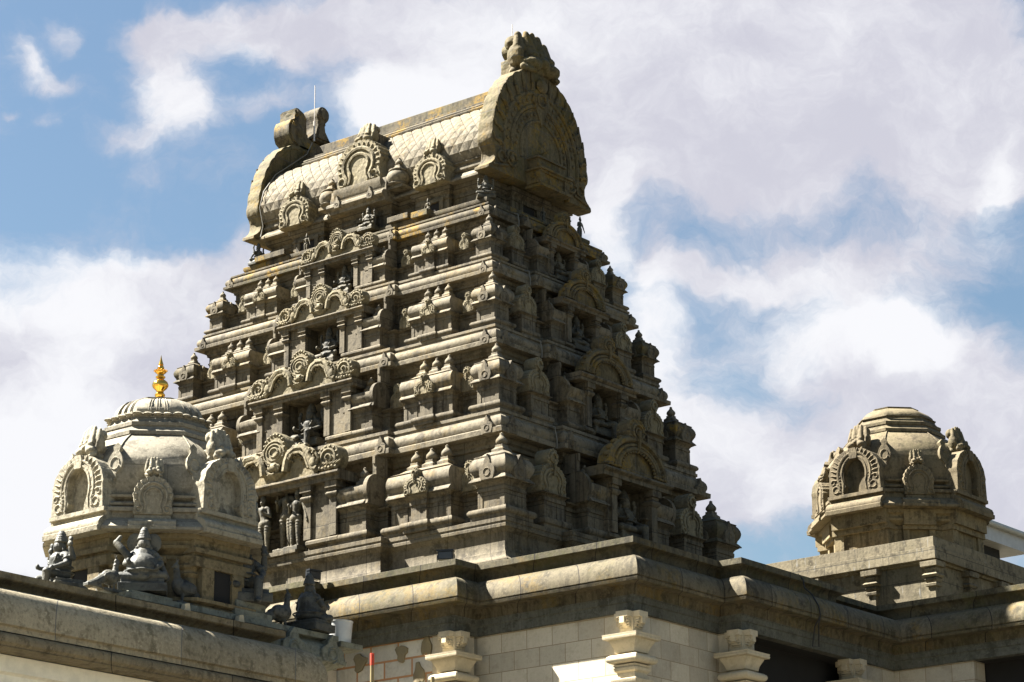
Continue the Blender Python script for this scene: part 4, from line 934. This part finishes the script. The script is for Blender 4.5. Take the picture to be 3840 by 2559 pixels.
def shrine(t,cx,cy,ze,s,mat,matc,lotus,openings,zdrum):
    Q=lambda m:(m.xf(Matrix.Translation((cx,cy,Z3(ze)))@Matrix.Scale(s,4)))
    ol=octo(1.136,.44)
    m=MB(); m.loft(ol,[(-.28,-.01),(-.02,0),(.0,.005),(.0,.035),(-.085,.125),(-.10,.135),(-.12,.14),(-.12,.205),(-.085,.21),(-.085,.25),(-.11,.262),(-.16,.27),(-.13,.285),(-.125,.305),(-.145,.32),(-.20,.325),(-.205,.345),(-.17,.365),(-.145,.37),(-.142,.395),(-.16,.40)])
    eave=obj('eave',Q(m),M[mat],t)
    m=MB(); BD=[(-.225,.39),(-.20,.47),(-.187,.56),(-.19,.66),(-.21,.75),(-.245,.84),(-.295,.92),(-.355,.99),(-.43,1.06),(-.51,1.125),(-.56,1.155)]
    m.loft(ol,BD)
    body=obj('dome',Q(m),M[mat],t)
    # ribs with carved drops at the corners
    for i,(x,y) in enumerate(ol):
        m=MB(); u=Vector((x,y,0)).normalized(); pts=[]
        for d,z in BD[:-1]:
            R=(Vector((x,y,0)).length+d*1.082); pts.append((u.x*R,u.y*R,z))
        m.tube(pts[5:],.008,5)
        P=Vector(pts[4]);
        tq=MB(); 
        tq.prism([(x_*.085,z_*.16) for x_,z_ in ((0,-1.3),(.35,-1),(.3,-.7),(.9,-.3),(1,.1),(.8,.5),(.35,.9),(.5,1.2),(0,1.5),(-.5,1.2),(-.35,.9),(-.8,.5),(-1,.1),(-.9,-.3),(-.3,-.7),(-.35,-1))],-.012,.06)
        tq.tube(arc(0,.0,.05,0,340,10,-.012,.07),.009,4)
        M2=Matrix.Translation(P-u*.004+Vector((0,0,-.02)))@Matrix.Rotation(math.atan2(u.y,u.x)+PI/2,4,'Z')@Matrix.Rotation(-.20,4,'X'); tq.xf(M2); m.join(tq); obj('corner_rib',Q(m),M[matc],body)
    m=MB(); TPf=[(-.60,1.10),(-.515,1.13),(-.505,1.135),(-.505,1.175),(-.53,1.19),(-.56,1.225),(-.565,1.24),(-.555,1.245),(-.555,1.285),(-.585,1.295),(-.62,1.335),(-.625,1.365),(-.61,1.37)]
    if lotus: TPf+=[(-.625,1.385),(-.65,1.41),(-.652,1.435),(-.665,1.475),(-.70,1.53),(-.755,1.58),(-.83,1.612),(-.90,1.62),(-.895,1.65),(-.95,1.655)]
    else: TPf+=[(-.61,1.38),(-.64,1.385),(-.65,1.42),(-.70,1.47),(-.78,1.52),(-.82,1.53),(-.815,1.555),(-.86,1.56)]
    m.loft(ol,TPf)
    if lotus:
        for i in range(8):
            a=Vector(ol[i]);b_=Vector(ol[(i+1)%8]); mid=(a+b_)/2; u=mid.normalized(); tn=Vector((-u.y,u.x)); ap=mid.length
            for k_ in (-.5,0,.5):
                pts=[]
                for d,z in TPf[-8:-2]:
                    R=ap+d; hw=R*.414*.9; p=u*(R+.004)+tn*k_*hw; pts.append((p.x,p.y,z))
                for o in (-.012,.012): m.tube([(x+tn.x*o,y+tn.y*o,z) for x,y,z in pts],.007,4)
            for k_ in (-1,-.5,0,.5,1):
                R=ap-.62; p=u*R+tn*k_*R*.414; m.ball((p.x,p.y,1.385),(.055,.055,.02),8,4)
    obj('crown',Q(m),M[mat],t)
    big=bigarch()
    sm=nasi(.205,.40,.16,lobe=False,scal=11,rings=2)
    for i in range(4):
        rz=i*PI/2
        k=MB(); k.prismx([(-1.18,-.012),(-1.185,.04),(-1.165,.05),(-1.17,.075),(-1.15,.115),(-1.10,.15),(-1.06,.155),(-1.06,.20),(-1.10,.205),(-1.10,.25),(-.8,.25),(-.8,-.012)],-.41,.41)
        k.join(big,(0,-1.10,.252)); k.box(-.30,.30,-.99,-.75,.256,.50)
        if i in (0,1,3): k.box(-.11,.11,-.98,-.65,.74,.92)
        k.xf(Matrix.Rotation(rz,4,'Z')); c=obj('big_arch',Q(k),M[matc],t)
        p=Matrix.Rotation(rz,4,'Z')@Vector((0,-.93,.80)); hh=headA.copy(); hh.materials.clear(); hh.materials.append(M[matc])
        obj('guardian_head',hh,None,c,(cx+p.x*s,cy+p.y*s,Z3(ze)+p.z*s),rz,(.32*s,.29*s,.34*s))
        k=MB(); k.prismx([(-1.10,.0),(-1.14,.0),(-1.14,.04),(-1.13,.045),(-1.125,.085),(-1.09,.115),(-1.05,.125),(-.9,.125),(-.9,0)],-.24,.24); k.join(sm,(0,-1.06,.165)); k.box(-.185,.185,-1.05,-.8,.12,.163)
        k.xf(Matrix.Rotation(rz+PI/4,4,'Z')); c=obj('small_arch',Q(k),M[matc],t)
        p=Matrix.Rotation(rz+PI/4,4,'Z')@Vector((0,-.985,.56)); obj('guardian_head',hh,None,c,(cx+p.x*s,cy+p.y*s,Z3(ze)+p.z*s),rz+PI/4,(.20*s,.18*s,.20*s))
    # drum
    zd=zdrum/s; m=MB()
    m.loft(ol,[(-.06,zd),(-.06,zd+.05),(-.10,zd+.07),(-.045,zd+.09),(-.045,zd+.125),(-.20,zd+.13),(-.23,zd+.14),(-.23,-.26),(-.215,-.255),(-.215,-.215),(-.235,-.21),(-.20,-.18),(-.15,-.15),(-.145,-.12),(-.165,-.115),(-.165,-.075),(-.12,-.055),(-.12,-.005)])
    d=obj('drum',Q(m),M['drum'],t); zt=-.26; zb=zd+.135
    for i in range(4):
        rz=i*PI/2
        k=MB()
        if openings:
            k.box(-.30,-.13,-1.03,-.8,zb,zt); k.box(.13,.30,-1.03,-.8,zb,zt); k.box(-.40,.40,-1.035,-.8,zt-.08,zt+.02); k.box(-.40,.40,-1.0,-.8,zt+.02,-.02); k.box(-.42,.42,-1.05,-.8,zt+.06,zt+.11)
            k2=MB(); k2.box(-.13,.13,-1.0,-.915,zb,zt-.08); k2.xf(Matrix.Rotation(rz,4,'Z')); obj('niche_shade_block',Q(k2),M['dark'],d)  # near-black block fills the niche, its shade put into the colour
        else:
            k.box(-.40,-.26,-1.0,-.8,zb,zt); k.box(.26,.40,-1.0,-.8,zb,zt); k.box(-.26,.26,-.97,-.8,zb,zt); k.box(-.42,.42,-1.02,-.8,zt,zt+.07); k.box(-.40,.40,-1.06,-.8,zt+.07,-.012); k.box(-.45,.45,-1.13,-.8,zb-.06,zb)
        k.xf(Matrix.Rotation(rz,4,'Z')); obj('niche_frame' if openings else 'panel',Q(k),M['drum'],d)
        k=MB()
        if openings:
            k.box(-.10,.10,-.93,-.8,zb,zt); k.box(-.15,.15,-1.0,-.8,-.31,-.24); k.box(-.12,.12,-.97,-.8,-.36,-.31)
        else:
            k.box(-.21,-.13,-.93,-.8,zb,zt); k.box(.13,.21,-.93,-.8,zb,zt); k.box(-.22,.22,-.96,-.8,zt,zt+.05); k.box(-.21,.21,-1.0,-.8,zt+.05,-.01)
        k.xf(Matrix.Rotation(rz+PI/4,4,'Z')); obj('pilaster',Q(k),M['drum'],d)
    if openings:
        for x,y in ol:
            u=Vector((x,y,0)).normalized(); R=1.0; px,py=u.x*R*.93,u.y*R*.93
            k=MB(); k.lathe([(.085,zb),(.085,zb+.22),(.10,zb+.235),(.115,zb+.26),(.095,zb+.275),(.095,zb+.30),(.12,zb+.32),(.125,zb+.345),(.095,zb+.36),(.10,zb+.385),(.125,zb+.41),(.13,zb+.44),(.09,zb+.45),(.085,zt+.02)],px,py,8,PI/8)
            obj('pilaster',Q(k),M['drum'],d)
ld=thing('domed_shrine','grey eight sided domed shrine with a gold finial, nearest at the left','shrine',(-1.76,-3.63,Z3(-2.6)))
shrine(ld,-1.76,-3.63,-1.80,1.0,'dome','domec',True,True,-.80)
m=MB(); KAL=[(.115,-.16),(.12,-.15),(.10,-.135),(.07,-.125),(.05,-.105),(.045,-.09),(.056,-.075),(.058,-.06),(.045,-.045),(.038,-.03),(.045,-.015),(.075,.01),(.09,.035),(.09,.055),(.078,.08),(.055,.10),(.038,.11),(.036,.118),(.052,.128),(.054,.14),(.038,.15),(.034,.165),(.045,.175),(.06,.185),(.063,.19),(.06,.195),(.065,.20),(.068,.207),(.06,.214),(.03,.22),(.026,.226),(.037,.235),(.038,.245),(.03,.258),(.022,.265),(.03,.272),(.012,.33),(.001,.385)]
m.lathe([(r_*.97,Z3(z)) for r_,z in KAL],-1.76,-3.63,28)
for i in range(24): 
    a=2*PI*i/24; m.cap((-1.76+.058*math.cos(a),-3.63+.058*math.sin(a),Z3(.20)),.006,(-1.76+.076*math.cos(a),-3.63+.076*math.sin(a),Z3(.206+.006*(i%2))),.003,4)
obj('gold_finial',m,M['gold'],ld)
# base cornice the shrine and its statues stand on
m=MB(); base=[(-2.95,-5.25),(-.66,-5.25),(-.66,-1.95),(-2.95,-1.95)]
m.loft(base,[(-.3,-3.0),(-.05,-2.93),(.05,-2.885),(.058,-2.84),(.045,-2.835),(.04,-2.80),(.035,-2.74),(.0,-2.69),(-.04,-2.66),(-.06,-2.635)][0:] and [(d,Z3(z)) for d,z in [(-.3,-3.0),(-.05,-2.93),(.05,-2.885),(.058,-2.84),(.045,-2.835),(.04,-2.80),(.035,-2.74),(.0,-2.69),(-.04,-2.66),(-.06,-2.635)]],bot=True)
for y,q in ((-2.72,1),(-2.13,1)): 
    p=plaque(.17,.30,.12); p.tube(arc(0,.06,.07,180,-90,10,-.004),.01,4); m.join(p,(-.585,y,Z3(-2.88)),1,PI/2)
p=plaque(.16,.30,.12); m.join(p,(-.85,-1.87,Z3(-2.88)),1,PI)
obj('base_cornice',m,M['grey'],ld)
m=MB(); m.box(-2.8,-.635,-5.05,-1.99,Z3(-2.634),Z3(-2.575)); obj('base_slab',m,M['grey'],ld)
GH='dark stone figures round the left dome'
def block(x0,x1,y0,y1,z0,z1): return MB().box(x0,x1,y0,y1,Z3(z0),Z3(z1))
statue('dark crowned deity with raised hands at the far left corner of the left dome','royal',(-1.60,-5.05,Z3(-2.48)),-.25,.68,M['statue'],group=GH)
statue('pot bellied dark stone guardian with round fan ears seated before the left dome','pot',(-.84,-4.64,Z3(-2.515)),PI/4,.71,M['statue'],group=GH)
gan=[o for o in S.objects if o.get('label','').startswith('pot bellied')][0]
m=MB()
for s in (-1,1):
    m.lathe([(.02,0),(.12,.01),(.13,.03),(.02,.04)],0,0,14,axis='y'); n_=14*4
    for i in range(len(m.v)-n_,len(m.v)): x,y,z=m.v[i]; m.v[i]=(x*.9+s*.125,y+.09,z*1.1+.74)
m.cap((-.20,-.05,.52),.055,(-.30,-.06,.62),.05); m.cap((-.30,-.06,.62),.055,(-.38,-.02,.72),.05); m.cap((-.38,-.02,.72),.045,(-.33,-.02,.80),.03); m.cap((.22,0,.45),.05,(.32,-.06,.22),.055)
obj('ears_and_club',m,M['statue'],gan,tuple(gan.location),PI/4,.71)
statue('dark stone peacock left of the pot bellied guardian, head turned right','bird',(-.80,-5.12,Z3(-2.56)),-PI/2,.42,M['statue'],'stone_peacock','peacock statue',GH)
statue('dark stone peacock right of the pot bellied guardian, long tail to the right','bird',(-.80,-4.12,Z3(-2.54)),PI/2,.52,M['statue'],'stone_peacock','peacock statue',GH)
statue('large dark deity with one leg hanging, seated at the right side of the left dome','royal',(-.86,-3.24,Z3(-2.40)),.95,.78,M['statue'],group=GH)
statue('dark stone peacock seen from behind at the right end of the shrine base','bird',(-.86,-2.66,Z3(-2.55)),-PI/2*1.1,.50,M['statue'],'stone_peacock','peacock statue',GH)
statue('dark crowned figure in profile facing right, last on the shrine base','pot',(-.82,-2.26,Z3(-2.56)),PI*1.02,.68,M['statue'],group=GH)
m=MB(); m.join(block(-1.07,-.66,-3.52,-2.98,-2.575,-2.50)); m.join(block(-1.03,-.70,-3.46,-3.04,-2.505,-2.40)); obj('statue_block',m,M['grey'],ld); obj('statue_block',block(-1.9,-1.3,-5.04,-4.85,-2.575,-2.5),M['grey'],ld); obj('statue_block',block(-.98,-.66,-4.95,-4.4,-2.575,-2.545),M['grey'],ld)
obj('base_ledge',MB().box(-1.1,-.62,-1.97,-1.62,Z3(-2.68),Z3(-2.62)),M['grey'],ld)
m=MB(); m.lathe([(.118,Z3(-2.619)),(.135,Z3(-2.385)),(.142,Z3(-2.38)),(.142,Z3(-2.37)),(.128,Z3(-2.37)),(.11,Z3(-2.5))],-.79,-1.80,22); tag(obj('plastic_tub',m,M['tank']),'white plastic tub behind the profile figure on the shrine base','tub')

# hall roof edge at lower left
hall=thing('temple_hall','low cream hall with a broad rounded stone eave, nearest at lower left','building',(-4,-9,0))
HO=[(-8,-16),(-.50,-16),(-.50,-2.94),(-8,-2.94)]
HZ=lambda L:[(d,z-.037) for d,z in L]
lf('coping',HO,HZ([(-.13,-2.815),(-.125,-2.78),(-.10,-2.755),(-.04,-2.72),(-.012,-2.712),(0,-2.70),(0,-2.64),(-.02,-2.635),(-.5,-2.632)]),'hall',hall)
lf('eave',HO,HZ([(-.13,-2.812),(.04,-2.815),(.13,-2.835),(.20,-2.875),(.26,-2.94),(.295,-3.02),(.31,-3.11),(.31,-3.20),(.275,-3.212),(.28,-3.262)][::-1]),'halk',hall,top=False)
lf('eave_roll',HO,HZ([(.05,-3.41),(.255,-3.405),(.28,-3.395),(.272,-3.385),(.305,-3.36),(.312,-3.33),(.302,-3.295),(.275,-3.27),(.1,-3.262)]),'hall',hall,top=False)
lf('wall',HO,[(-.02,-9.42),(-.02,-3.62),(.03,-3.60),(.03,-3.45),(.0,-3.44)],'white',hall,top=True)
m=MB(); m.box(-.9,.2,-2.5,-2.35,Z3(-3.30),Z3(-3.22)); 
# small white wedges lying on the coping
for i,(y) in enumerate((-4.28,-3.52)):
    tag(obj('stone_wedge',MB().prismx([(y-.05,Z3(-2.67)),(y+.04,Z3(-2.67)),(y+.02,Z3(-2.585)),(y-.03,Z3(-2.595))],-.62,-.56),M['cream']),('white stone wedge on the hall coping below the left peacock tail','white stone wedge on the hall coping below the seated deity with hanging leg')[i],'wedge')

# right hand shrine on its podium
rd=thing('domed_shrine','brown eight sided domed shrine without a gold finial, on a square podium at the right','shrine',(.77,7.52,Z3(-.5)))
shrine(rd,.77,7.52,.13,1.015,'domer','domer',False,False,-.65)
pod=thing('shrine_podium','square granite podium with small capitals carrying the right dome','podium',(1.2,6.4,Z3(-1.9)))
PO=[(-1.3,5.90),(2.16,5.90),(2.16,9.6),(-1.3,9.6)]
m=MB(); m.loft(PO,[(d,Z3(z)) for d,z in [(-.07,-1.9),(-.07,-.82),(-.03,-.817),(-.02,-.79),(.03,-.785),(.03,-.635),(.0,-.63),(0,-.50)]]); obj('podium_block',m,M['pod'],pod)
capm=MB().sq([(.05,-.9),(.05,-.35),(.075,-.34),(.08,-.31),(.06,-.295),(.075,-.28),(.085,-.255),(.065,-.245),(.09,-.225),(.105,-.20),(.085,-.18),(.06,-.17),(.08,-.12),(.07,-.10),(.115,-.095),(.118,-.03)]).mesh('bracket_pilaster'); capm.materials.append(M['pod'])
for x,y in [(2.10,5.96),(1.24,5.96),(.38,5.96),(-.46,5.96),(2.10,6.82),(2.10,7.65),(2.10,8.5)]: obj('bracket_pilaster',capm,None,pod,(x,y,Z3(-.787)))

# modern roof behind
mr=thing('modern_roof','white boxed roof edge with a grey gutter behind the right dome','roof',(1.5,11,Z3(-1)))
def P_(a,b): return a
m=MB(); m.box(-1.3,.10,10.7,12.5,Z3(.72),Z3(.93)); obj('fascia',m,M['modern'],mr)
m=MB(); m.tube([(.15,10.7,Z3(.97)),(.15,12.55,Z3(.97))],.045,10); m.tube([(.15,12.55,Z3(.97)),(-1.3,12.55,Z3(.97))],.045,10); m.box(-1.3,.13,10.7,12.53,Z3(.93),Z3(.96)); obj('gutter',m,M['gutter'],mr)
m=MB(); m.tube([(.13,12.6,Z3(.93)),(.13,12.6,Z3(-1.5))],.035,8); obj('downpipe',m,M['modern'],mr)
m=MB(); m.box(-1.2,-.12,10.8,12.0,Z3(-3),Z3(.72)); obj('shade_painted_wall',m,M['dark'],mr)  # mass under the roof edge, its shade painted in as near-black
m=MB(); m.tube([(-.05,11.6,Z3(-.1)),(.13,13.2,Z3(.75))],.03,6); m.tube([(-.05,10.9,Z3(.5)),(-.05,11.4,Z3(.25))],.015,5); obj('brace',m,M['gutter'],mr)
# ground
g=MB(); g.add([(-400,-400,0),(400,-400,0),(400,400,0),(-400,400,0)],[(0,1,2,3)]); go_=obj('ground',g,M['ground']); go_['kind']='structure'

pv=MB(); pv.add([(-.4,-40,.004),(9,-40,.004),(9,-1.7,.004),(-.4,-1.7,.004)],[(0,1,2,3)]); pv=obj('pavement',pv,M['paving']); pv['kind']='structure'
SUN_E=5.; EXPO=2.8; SKYV=(.0175,.0185,.0185)
# ================================================================== CAMERA, LIGHT, SKY
cam=bpy.data.cameras.new('camera'); cam.lens=36*9609.1/3840; cam.sensor_width=36; cam.clip_end=5000; cam.clip_start=.1
co=bpy.data.objects.new('camera',cam); COL.objects.link(co); S.camera=co
ya,pi_,ro=2.2436,.3072,-.0083
f=Vector((math.cos(ya)*math.cos(pi_),math.sin(ya)*math.cos(pi_),math.sin(pi_))); rt=Vector((math.sin(ya),-math.cos(ya),0)); up=rt.cross(f)
r2=rt*math.cos(ro)+up*math.sin(ro); u2=up*math.cos(ro)-rt*math.sin(ro)
Mx=Matrix((r2,u2,-f)).transposed().to_4x4(); Mx.translation=Vector((17.5487,-21.8184,Z3(-7.8196))); co.matrix_world=Mx
AZ,EL=math.radians(63),math.radians(50.3)      # sun: 65 degrees left of the long face's normal
sd_=Vector((-math.sin(AZ)*math.cos(EL),-math.cos(AZ)*math.cos(EL),math.sin(EL)))
su=bpy.data.lights.new('sun','SUN'); su.energy=SUN_E; su.angle=math.radians(.53); su.color=(1,.95,.86)
so=bpy.data.objects.new('sun',su); COL.objects.link(so); so.rotation_euler=sd_.to_track_quat('Z','Y').to_euler(); so.location=sd_*60
w=bpy.data.worlds.new('World'); S.world=w; w.use_nodes=True; t=NT(w); bg=t.n['Background']
sky=t.node('ShaderNodeTexSky',sky_type='NISHITA'); sky.sun_disc=False; sky.sun_elevation=EL; sky.sun_rotation=math.atan2(sd_.x,sd_.y); sky.air_density=1.3; sky.ozone_density=2.2
g=t.node('ShaderNodeTexCoord'); D=g.outputs['Generated']
F0=Vector((math.cos(ya),math.sin(ya),0))*math.cos(pi_)+Vector((0,0,math.sin(pi_)))
def dot(v):
    n=t.node('ShaderNodeVectorMath',operation='DOT_PRODUCT'); t.lk(D,n.inputs[0]); n.inputs[1].default_value=v; return n.outputs['Value']
dz=t.math('MAXIMUM',dot(f),.25); U=t.math('DIVIDE',dot(rt),dz); V=t.math('DIVIDE',dot(up),dz)
front=t.ramp(dot(f),.45,.8)
cv=t.node('ShaderNodeCombineXYZ'); t.lk(U,cv.inputs[0]); t.lk(V,cv.inputs[1])
def dist(vec,sc,amt,off):
    n=t.node('ShaderNodeTexNoise'); t.lk(t.scale(vec,(1,1,1),off),n.inputs['Vector']); n.inputs['Scale'].default_value=sc; n.inputs['Detail'].default_value=5; n.inputs['Roughness'].default_value=.6
    a=t.node('ShaderNodeVectorMath',operation='MULTIPLY_ADD'); t.lk(n.outputs['Color'],a.inputs[0]); a.inputs[1].default_value=(amt,amt,0); t.lk(vec,a.inputs[2])
    b=t.node('ShaderNodeVectorMath',operation='SUBTRACT'); t.lk(a.outputs[0],b.inputs[0]); b.inputs[1].default_value=(amt/2,amt/2,0); return b.outputs[0]
W=dist(dist(cv.outputs[0],13,.05,(3,8,1)),55,.013,(1,5,2)); sp=t.node('ShaderNodeSeparateXYZ'); t.lk(W,sp.inputs[0]); U2,V2=sp.outputs[0],sp.outputs[1]
FP=5888.
def blobs(lst):
    tot=None
    for x,y,rx,ry,wt in lst:
        cu=(x-1176.5)/FP; cvv=(784-y)/FP
        a=t.math('MULTIPLY',t.math('SUBTRACT',U2,cu),FP/rx); b=t.math('MULTIPLY',t.math('SUBTRACT',V2,cvv),FP/ry)
        q=t.math('ADD',t.math('MULTIPLY',a,a),t.math('MULTIPLY',b,b)); e=t.math('MULTIPLY',t.math('EXPONENT',t.math('MULTIPLY',t.math('POWER',q,1.2),-1.)),wt)
        tot=e if tot is None else t.math('ADD',tot,e)
    return tot
cover=blobs([(1500,60,640,190,1.2),(1950,200,600,260,1.3),(1250,300,330,190,1.1),(1600,400,420,130,.9),(2250,380,170,110,.8),(980,235,150,110,1.1),(880,40,360,70,1.0),(430,20,150,60,.9),
 (400,110,105,100,.85),(420,230,80,75,.75),(310,290,80,45,.6),(55,110,50,60,.75),(110,165,60,35,.6),(150,40,40,45,.6),(110,250,55,28,.4),(650,90,110,70,.65),(620,225,100,40,.6),(350,380,60,40,.3),
 (150,760,560,230,1.1),(200,1010,600,220,1.1),(60,1280,420,130,1.0),(430,640,230,95,.9),(5,230,20,14,.5),(500,820,200,120,.6),
 (1960,800,215,125,1.25),(2150,900,200,150,1.0),(1385,560,60,110,.8),(1500,780,75,170,.8),(1620,1080,200,170,1.0),(1900,1090,350,150,1.0),(2280,1130,230,220,1.1),(1900,630,380,60,.75),(1640,660,200,40,.55),(2200,560,150,40,.4),(620,560,200,60,.4),(1900,560,420,110,.32),(1650,740,260,90,.28),(2330,300,120,200,.6)])
n1=t.noise(t.scale(W,(1,1.25,1)),20,10,.66); n2=t.noise(t.scale(W,(.6,2.0,1),(5,1,0)),7,8,.66)
dens=t.math('ADD',cover,t.math('MULTIPLY',t.math('SUBTRACT',n1,.5),1.9)); dens=t.math('ADD',dens,t.math('MULTIPLY',t.math('SUBTRACT',n2,.5),.9))
cf=t.math('POWER',t.ramp(dens,.05,1.1),1.15)
cf=t.math('ADD',t.math('MULTIPLY',cf,front),t.math('MULTIPLY',t.math('SUBTRACT',1,front),.06))
wh=blobs([(900,240,120,90,1.1),(1000,300,160,70,.8),(1960,770,210,90,1.1),(2120,800,100,80,.6),(1400,600,60,150,.8),(1500,800,80,170,.9),(1640,980,180,140,.6),(40,1150,200,240,1.2),(60,640,330,100,.6),(60,120,70,60,.6),(400,220,110,130,.7),(1100,150,230,160,.6),(560,100,60,70,.3),(2330,430,50,120,.7),(1400,40,500,60,.35),(1900,1150,200,90,.5),(200,820,120,160,.6),(330,1000,200,120,.5),(150,560,300,40,.5),(1850,650,250,50,.3)])
wt=t.ramp(t.math('ADD',t.math('ADD',wh,t.math('MULTIPLY',cf,.25)),t.math('MULTIPLY',t.math('SUBTRACT',t.noise(t.scale(W,(1,1.2,1),(2,7,0)),19,9,.68),.5),2.2)),-.05,1.15)
cloudc=t.mixc(wt,(.64,.64,.73),(.95,.955,.99))
EX=2**EXPO
k=t.node('ShaderNodeVectorMath',operation='SCALE'); t.lk(cloudc,k.inputs[0]); k.inputs['Scale'].default_value=1/EX
k2=t.node('ShaderNodeVectorMath',operation='MULTIPLY'); t.lk(sky.outputs[0],k2.inputs[0]); k2.inputs[1].default_value=SKYV
t.lk(t.mixc(cf,k2.outputs[0],k.outputs[0]),bg.inputs[0]); bg.inputs[1].default_value=1.0
S.view_settings.view_transform='Standard'; S.view_settings.look='None'; S.view_settings.exposure=EXPO; S.view_settings.gamma=1
S.cycles.max_bounces=6; S.cycles.diffuse_bounces=2; S.cycles.use_denoising=True
